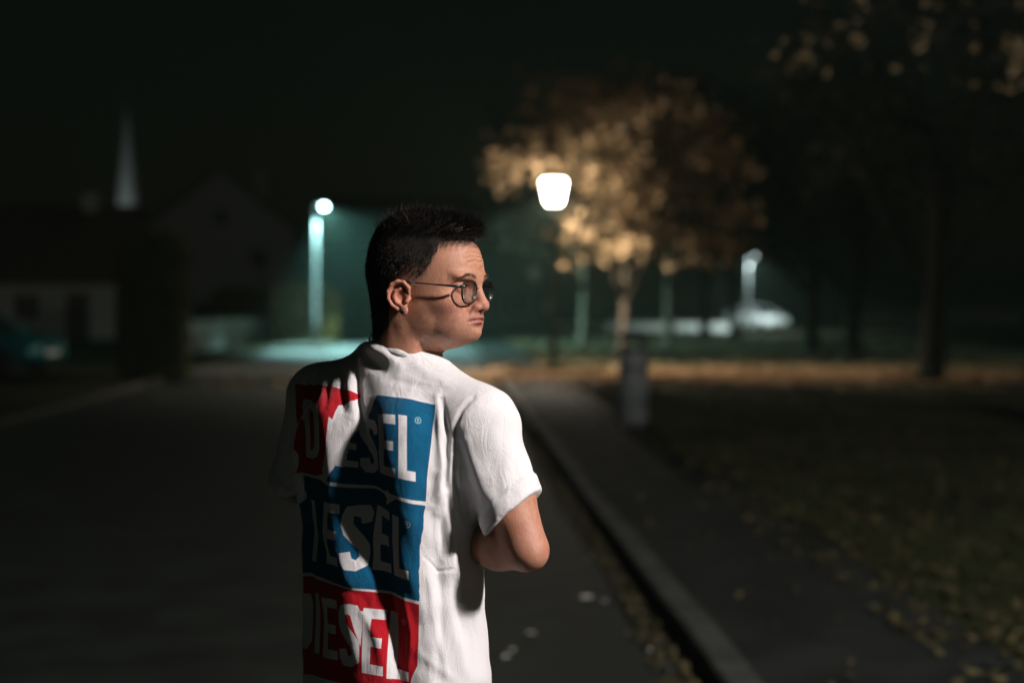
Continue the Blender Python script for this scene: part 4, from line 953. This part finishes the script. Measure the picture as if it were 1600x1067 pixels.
# folds: strokes along the cloth (photo pixels on the side that faces the camera), height in metres, half width in pixels
NS = vnormals(SP, SQ)
cdir = np.array([0, 0, CAM_H]) - SP; cdir /= np.linalg.norm(cdir, axis=1)[:, None]
facing = sstep(-.05, .25, (NS * cdir).sum(1))
qx, qy = project(SP)
def stroke_d(pts):
    best = np.full(len(qx), 1e9); tt = np.zeros(len(qx)); n = len(pts) - 1
    for i in range(n):
        a = np.array(pts[i]); d = np.array(pts[i + 1]) - a
        t = np.clip(((qx - a[0]) * d[0] + (qy - a[1]) * d[1]) / (d @ d), 0, 1)
        q = (qx - a[0] - t * d[0]) ** 2 + (qy - a[1] - t * d[1]) ** 2
        m = q < best; best[m] = q[m]; tt[m] = (i + t[m]) / n
    return np.sqrt(best), tt
FOLDS = [
    # large forms: hollow along the spine, ridge of the left shoulder blade, right bulge
    ([(560, 590), (566, 680), (572, 780), (588, 880), (612, 980), (632, 1090)], -.024, 28),
    ([(508, 600), (514, 690), (520, 780), (532, 860), (548, 950), (568, 1080)], .009, 16),
    ([(640, 640), (636, 720), (640, 820), (648, 900), (660, 1000)], .009, 26),
    ([(462, 610), (466, 760), (470, 900), (476, 1070)], -.016, 26),
    # collar folds
    ([(566, 548), (580, 565), (606, 582)], -.008, 11), ([(570, 541), (600, 552), (625, 570)], .004, 7),
    ([(553, 552), (552, 600), (557, 660), (556, 720)], -.006, 4.5), ([(546, 560), (543, 600), (545, 650)], .004, 6),
    # left shoulder gathers
    ([(486, 572), (474, 600), (462, 640)], -.004, 4.5), ([(500, 566), (488, 600), (480, 640)], -.004, 4), ([(520, 575), (512, 605), (510, 640)], -.004, 4.5),
    ([(494, 570), (481, 602), (470, 645)], .003, 4), ([(533, 580), (532, 610), (534, 640)], -.003, 4),
    # beside the print on the right
    ([(690, 625), (697, 670), (699, 720), (694, 760)], -.006, 5), ([(683, 620), (687, 670), (688, 730), (682, 800)], .005, 6),
    ([(706, 690), (704, 750), (712, 800)], .004, 5), ([(682, 740), (692, 790), (706, 850), (722, 940)], .006, 8), ([(672, 800), (684, 880), (690, 960), (684, 1060)], -.004, 8),
    ([(700, 930), (716, 1000), (735, 1080)], .003, 9), ([(668, 880), (676, 960), (700, 1060)], .003, 7),
    ([(705, 700), (690, 740), (672, 790)], .003, 6), ([(700, 780), (690, 830), (692, 880)], -.004, 7), ([(716, 830), (712, 900), (722, 990)], -.003, 7), ([(640, 560), (670, 585), (705, 600)], .002, 8), ([(600, 590), (640, 600), (690, 612)], -.0015, 6),
    ([(664, 870), (685, 893), (707, 888)], -.002, 3),
    # sleeve
    ([(739, 622), (722, 640), (712, 662), (708, 690), (708, 740), (716, 800), (735, 840)], -.004, 4),
    ([(712, 680), (720, 720), (732, 765), (742, 815)], -.010, 11), ([(728, 690), (742, 730), (758, 770), (775, 800)], .003, 9),
    ([(770, 725), (778, 755), (781, 785)], -.0018, 7),
    # waist and left side
    ([(470, 760), (500, 800), (520, 860)], .004, 9), ([(465, 860), (490, 900), (515, 960)], .004, 9), ([(520, 905), (560, 930), (590, 990)], -.003, 7),
    ([(560, 800), (580, 850), (596, 890)], .004, 8), ([(570, 960), (590, 1000), (602, 1060)], .004, 8), ([(628, 930), (640, 990), (634, 1060)], .006, 8), ([(605, 930), (612, 990), (618, 1060)], -.006, 7),
    ([(455, 660), (440, 710), (436, 750)], -.004, 5),
    ([(640, 1010), (680, 1040), (720, 1067)], .002, 8), ([(735, 880), (742, 960), (748, 1060)], .003, 8),
]
disp = np.zeros(len(SP), np.float32)
for pts, amp, w in FOLDS:
    d, t = stroke_d(pts); disp += amp * np.exp(-(d / w) ** 2) * np.sin(np.clip(t * 1.0 + .0, .06, .94) * math.pi) ** .5
disp *= facing
# small irregular wrinkles all over
X_, Y_, Z_ = SP[:, 0], SP[:, 1], SP[:, 2]
wr_ = np.sin(62 * X_ + 9 * np.sin(11 * Z_ + 3 * X_) + 20 * Y_) * np.sin(17 * Z_ + 5 * np.sin(23 * X_)) * .0009 + np.sin(95 * (X_ * .8 + Z_ * .35) + 6 * np.sin(19 * Z_)) * np.sin(31 * Z_ + 12 * X_ + 2) * .0005
wr_ = wr_ * 1.3 + .0022 * facing * sstep(1.34, 1.20, Z_) * np.sin(75 * (X_ + .25 * Z_) + 2.5 * np.sin(9 * Z_ + 1) + 1.2 * np.sin(21 * Z_)) * (.55 + .45 * np.sin(14 * Z_ + 30 * X_))
SP = SP + NS * (disp + wr_ * sstep(1.52, 1.46, Z_))[:, None]

# ------------------------------------------------------------------ the print on the back
SS = 3; gx0, gy0, gx1, gy1 = 445, 585, 700, 1085
GW, GH = (gx1 - gx0) * SS, (gy1 - gy0) * SS
gx, gy = np.meshgrid(gx0 + (np.arange(GW) + .5) / SS, gy0 + (np.arange(GH) + .5) / SS)
img = np.tile(np.array([.80, .785, .79], np.float32), (GH, GW, 1)); WHITE = np.array([.80, .785, .79])
def fill(poly, color):
    p = np.array(poly, float); x0, y0 = p.min(0) - 1; x1, y1 = p.max(0) + 1
    i0, i1 = int(max(0, (y0 - gy0) * SS)), int(min(GH, (y1 - gy0) * SS)); j0, j1 = int(max(0, (x0 - gx0) * SS)), int(min(GW, (x1 - gx0) * SS))
    if i1 <= i0 or j1 <= j0: return
    X, Y = gx[i0:i1, j0:j1], gy[i0:i1, j0:j1]; ins = np.zeros(X.shape, bool)
    for k in range(len(p)):
        (xa, ya), (xb, yb) = p[k], p[k - 1]
        if ya == yb: continue
        ins ^= ((ya > Y) != (yb > Y)) & (X < (xb - xa) * (Y - ya) / (yb - ya) + xa)
    img[i0:i1, j0:j1][ins] = color
def torn(p0, p1, n, amp, seed):
    g_ = np.random.default_rng(seed); t = np.linspace(0, 1, n); p0 = np.array(p0); p1 = np.array(p1); d = p1 - p0; nn = np.array([-d[1], d[0]]) / np.hypot(*d)
    return [tuple(p0 + d * a + nn * (g_.uniform(-amp, amp) if 0 < a < 1 else 0)) for a in t]
def letter(ch, x0, x1, y0, y1, color, slope=.19, w=None):
    W_, H_ = x1 - x0, y1 - y0
    T = lambda q: [(x0 + a * W_, y0 + b * H_ + slope * a * W_) for a, b in q]
    s = w or .36; h = .15
    if ch == 'E': fill(T([(0, 0), (1, 0), (1, h), (s, h), (s, .5 - h / 2), (.9, .5 - h / 2), (.9, .5 + h / 2), (s, .5 + h / 2), (s, 1 - h), (1, 1 - h), (1, 1), (0, 1)]), color)
    if ch == 'L': fill(T([(0, 0), (s, 0), (s, 1 - h), (1, 1 - h), (1, 1), (0, 1)]), color)
    if ch == 'I': fill(T([(0, 0), (1, 0), (1, 1), (0, 1)]), color)
    if ch == 'D':
        o = [(0, 0), (.5, 0), (.82, .05), (1, .2), (1, .8), (.82, .95), (.5, 1), (0, 1)]; i = [(.34, .15), (.5, .15), (.64, .22), (.64, .78), (.5, .85), (.34, .85)]
        fill(T(o + [o[0]] + [i[0]] + i[::-1]), color)
    if ch == 'S':
        cl = [(.84, .26), (.82, .15), (.68, .085), (.5, .075), (.3, .09), (.19, .17), (.19, .30), (.32, .41), (.55, .52), (.77, .63), (.82, .76), (.75, .87), (.55, .925), (.35, .915), (.2, .85), (.16, .73)]
        c = np.array(cl); th = np.array([.17 * W_, .17 * W_]); pts = np.array([(x0 + a * W_, y0 + b * H_ + slope * a * W_) for a, b in c])
        tn = np.gradient(pts, axis=0); tn /= np.linalg.norm(tn, axis=1)[:, None]; nn = np.stack([-tn[:, 1], tn[:, 0]], 1)
        tk = (.155 * W_ * np.abs(tn[:, 1]) + .075 * H_ * np.abs(tn[:, 0]))[:, None]
        A, Bq = pts + nn * tk, pts - nn * tk
        for k in range(len(pts) - 1): fill([A[k], A[k + 1], Bq[k + 1], Bq[k]], color)
def mark_r(cx, cy, r, color):
    m = np.abs(np.hypot(gx - cx, gy - cy) - r) < .55; img[m] = color
    for q in ([(-.35, -.55), (-.15, -.55), (-.15, .55), (-.35, .55)], [(-.3, -.55), (.3, -.5), (.35, -.1), (-.2, .02), (-.2, -.15), (.12, -.2), (.12, -.38), (-.3, -.38)], [(-.1, 0), (.15, -.02), (.42, .55), (.2, .55)]):
        fill([(cx + a * r, cy + b * r) for a, b in q], color)
RED, BLUE = np.array([.50, .012, .022]), np.array([.006, .105, .215])
# first block: torn red piece with the D, torn blue piece with SEL
fill([(466, 598), (520, 604), (556, 611), (549, 622), (536, 630), (528, 632), (524, 644), (521, 656), (516, 652), (513, 676), (512, 700)] + torn((510, 712), (505, 741), 7, 1.5, 1) + [(490, 744), (440, 738), (445, 598)], RED)
letter('D', 470, 499, 622, 714, WHITE)
fill([(580, 624), (587, 615), (640, 625), (681, 633), (676, 670), (671, 712), (667, 748), (665, 783)] + [(615, 773), (560, 761), (514, 751)] + torn((515, 748), (526, 727), 5, 1, 2) + torn((535, 730), (540, 690), 6, 2, 3) + torn((548, 672), (574, 636), 6, 2, 4), BLUE)
letter('E', 532, 549, 660, 728, WHITE); letter('S', 551, 582, 646, 738, WHITE, w=.4); letter('E', 586, 618, 643, 740, WHITE); letter('L', 623, 649, 649, 746, WHITE, w=.5)
mark_r(653, 658, 4.6, np.array([.35, .55, .62]))
# second block
fill([(440, 742), (500, 749), (514, 757), (590, 772), (664, 789)] + torn((664, 792), (656, 850), 10, 1.4, 5) + torn((656, 852), (655, 938), 12, 1.2, 6) + [(600, 927), (540, 916), (500, 901), (440, 888)], BLUE)
fill([(596, 772), (604, 766), (610, 776), (620, 778), (608, 786), (600, 792), (602, 781)], WHITE)
letter('I', 458, 466, 770, 868, WHITE); letter('I', 478, 489, 782, 876, WHITE); letter('E', 508, 532, 783, 880, WHITE); letter('S', 535, 570, 788, 888, WHITE, w=.4); letter('E', 574, 606, 796, 892, WHITE); letter('L', 612, 639, 804, 900, WHITE, w=.42)
mark_r(636, 816, 4.8, np.array([.35, .55, .62]))
# third block
fill([(440, 893), (500, 906), (545, 920), (600, 931), (655, 943), (654, 1000), (652, 1040)] + torn((651, 1042), (640, 1069), 5, 1.5, 7) + [(600, 1075), (540, 1068), (440, 1045)], RED)
letter('D', 456, 478, 920, 1014, WHITE); letter('I', 484, 495, 926, 1020, WHITE); letter('E', 503, 528, 932, 1026, WHITE); letter('S', 531, 563, 940, 1038, WHITE); letter('E', 566, 598, 950, 1050, WHITE); letter('L', 603, 637, 958, 1060, WHITE, w=.4)
fill([(547, 950), (566, 955), (564, 1010), (556, 985)], WHITE)
mark_r(630, 972, 4.6, np.array([.72, .35, .25]))
# soft screen-print edge, then read the print at every point of the cloth
for _ in range(1): img[1:-1, 1:-1] = (img[1:-1, 1:-1] * 4 + img[:-2, 1:-1] + img[2:, 1:-1] + img[1:-1, :-2] + img[1:-1, 2:]) / 8
fq = np.where(((qx[SQ] > gx0 + 2) & (qx[SQ] < gx1 - 5) & (qy[SQ] > gy0 + 3) & (qy[SQ] < gy1 - 2) & ((NS * cdir).sum(1)[SQ] > .0)).all(1))[0]
keep = np.ones(len(SQ), bool); keep[fq] = False; ND = 3
uu, vv = np.meshgrid(np.arange(ND + 1) / ND, np.arange(ND + 1) / ND, indexing='ij'); uu = uu.ravel()[None, :, None]; vv = vv.ravel()[None, :, None]
def bil(A):
    A = A[SQ[fq]]; return (A[:, 0:1] * (1 - uu) * (1 - vv) + A[:, 1:2] * uu * (1 - vv) + A[:, 2:3] * uu * vv + A[:, 3:4] * (1 - uu) * vv).reshape(-1, A.shape[2])
nP = bil(SP); nA = bil(np.stack([qx, qy, (NS * cdir).sum(1)], 1)); kx = (ND + 1)
cell = np.array([(i * kx + j, (i + 1) * kx + j, (i + 1) * kx + j + 1, i * kx + j + 1) for i in range(ND) for j in range(ND)])
nF = (np.arange(len(fq))[:, None, None] * kx * kx + cell[None]).reshape(-1, 4) + len(SP)
AP = np.concatenate([SP, nP]); AA = np.concatenate([np.stack([qx, qy, (NS * cdir).sum(1)], 1), nA]); AQ = np.concatenate([SQ[keep], nF])
key = np.round(AP * 2e5).astype(np.int64); key = (key[:, 0] * 4000037 + key[:, 1]) * 4000037 + key[:, 2]
_, first, inv = np.unique(key, return_index=True, return_inverse=True)
AP, AA, AQ = AP[first], AA[first], inv.reshape(-1)[AQ].astype(np.int32)
used = np.zeros(len(AP), bool); used[AQ.ravel()] = True; remap = np.cumsum(used) - 1; AP, AA, AQ = AP[used], AA[used], remap[AQ].astype(np.int32)
fx = np.clip((AA[:, 0] - gx0) * SS - .5, 0, GW - 2.001); fy = np.clip((AA[:, 1] - gy0) * SS - .5, 0, GH - 2.001); jj = fx.astype(int); ii = fy.astype(int); fx = (fx - jj)[:, None]; fy = (fy - ii)[:, None]
cs = img[ii, jj] * (1 - fx) * (1 - fy) + img[ii, jj + 1] * fx * (1 - fy) + img[ii + 1, jj] * (1 - fx) * fy + img[ii + 1, jj + 1] * fx * fy
ok = (AA[:, 0] > gx0) & (AA[:, 0] < gx1) & (AA[:, 1] > gy0) & (AA[:, 1] < gy1) & (AA[:, 2] > .02) & (AA[:, 0] > 457 + 6 * (AA[:, 1] > 740))
gw = np.random.default_rng(5); cs = cs * (1 + .10 * gw.normal(size=(len(cs), 1)) * (cs.mean(1, keepdims=True) < .4)); cs = np.clip(cs, 0, 1)
CS = np.where(ok[:, None], cs, WHITE).astype(np.float32); SP, SQ = AP, AQ
shirt = pmesh('t_shirt', SP, SQ, M['cloth'], C=CS)
shirt['label'] = 'white cotton T-shirt with torn red and blue DIESEL print on the back'
# collar band
n = 72; rr = ring; tt = np.linspace(0, len(rr), n, endpoint=False); cr = []
for t in tt:   # closed Catmull-Rom through the neckline
    i = int(t); f = t - i; p0, p1, p2, p3 = [rr[(i + k) % len(rr)] for k in (-1, 0, 1, 2)]
    cr.append(.5 * (2 * p1 + (p2 - p0) * f + (2 * p0 - 5 * p1 + 4 * p2 - p3) * f * f + (3 * p1 - p0 - 3 * p2 + p3) * f ** 3))
cr = np.array(cr); cen = cr.mean(0); rings = []
for p in cr:
    o_ = p - cen; o_[2] = 0; o_ /= np.linalg.norm(o_); up_ = np.array([0, 0, 1.]) - o_ * .35
    rings.append([tuple(p + o_ * a + up_ * b - ORG) for a, b in ((-.001, .005), (.0008, .0055), (.0025, .002), (.0045, -.005), (.0055, -.014), (.001, -.014), (-.001, -.004))])
cb_ = MB(); cb_.loft(rings + [rings[0]], caps=False, smooth=True); co = cb_.build('collar', None, shirt)
me = co.data; me.materials.append(M['cloth']); paint(me, np.tile(WHITE, (len(me.vertices), 1)))
# thin cord round the neck just above the collar
cpts = [tuple(cen + (p - cen) * np.array([.93, .93, 1]) + np.array([.0, 0, .010 + .006 * math.sin(k * .3)]) - ORG) for k, p in enumerate(cr)]
nk = empty('necklace', (0, 0, 0), 0, person); MB().tube(cpts, .0011, 6, closed=True).build('cord', M['cord'], nk)

# ------------------------------------------------------------------ trousers and shoes (below the frame)
Tr = Field((-.42, 2.22, .06), (.04, 2.70, .98), .006)
for s in (-1, 1):
    hip = np.array([-.2, 2.445, .90]) + TT * s * .075; knee = np.array([-.2, 2.455, .50]) + TT * s * .10; ank = np.array([-.2, 2.44, .09]) + TT * s * .11
    Tr.cap(hip, knee, .082, .066, .03).cap(knee, ank, .068, .055, .02)
Tr.cap(np.array([-.2, 2.445, .93]) - TT * .06, np.array([-.2, 2.445, .93]) + TT * .06, .082, .082, .03)
P, Q = Tr.mesh(); pmesh('trousers', relax(P, Q, 1), Q, M['denim'])
for s in (-1, 1):
    Fd = -TB; a = np.array([-.2, 2.44, .055]) + TT * s * .11
    Sh = Field(a - np.array([.2, .2, .06]), a + np.array([.25, .3, .12]), .005)
    Sh.cap(a - Fd * .05, a + Fd * .13, .042, .038, .02).cap(a - Fd * .04, a - Fd * .03 + np.array([0, 0, .06]), .045, .043, .02).ell(a + Fd * .14, (.045, .045, .03), .02)
    sl, x, y, z = Sh.sub((-9, -9, -9), (9, 9, 9)); Sh.put(sl, (.006 - z + 0 * x + 0 * y).astype(np.float32), 0, 'i')
    P, Q = Sh.mesh(); so = pmesh('shoe', P, Q, M['shoe'])
# ------------------------------------------------------------------ haze added for lamp glow, tinted green to colour the blacks
hm = bpy.data.materials.new('green_glow_haze'); hm.use_nodes = True; N_ = hm.node_tree.nodes; N_.remove(N_['Principled BSDF'])
pv = N_.new('ShaderNodeVolumePrincipled'); pv.inputs['Color'].default_value = (.66, 1, .84, 1); pv.inputs['Density'].default_value = .0008; pv.inputs['Anisotropy'].default_value = .3
hm.node_tree.links.new(pv.outputs[0], N_['Material Output'].inputs['Volume'])
tag(MB().box(-420, 420, -70, 920, -1.2, 34).build('haze', hm), 'thin green haze added round the whole street for lamp glow', 'haze', kind='stuff')
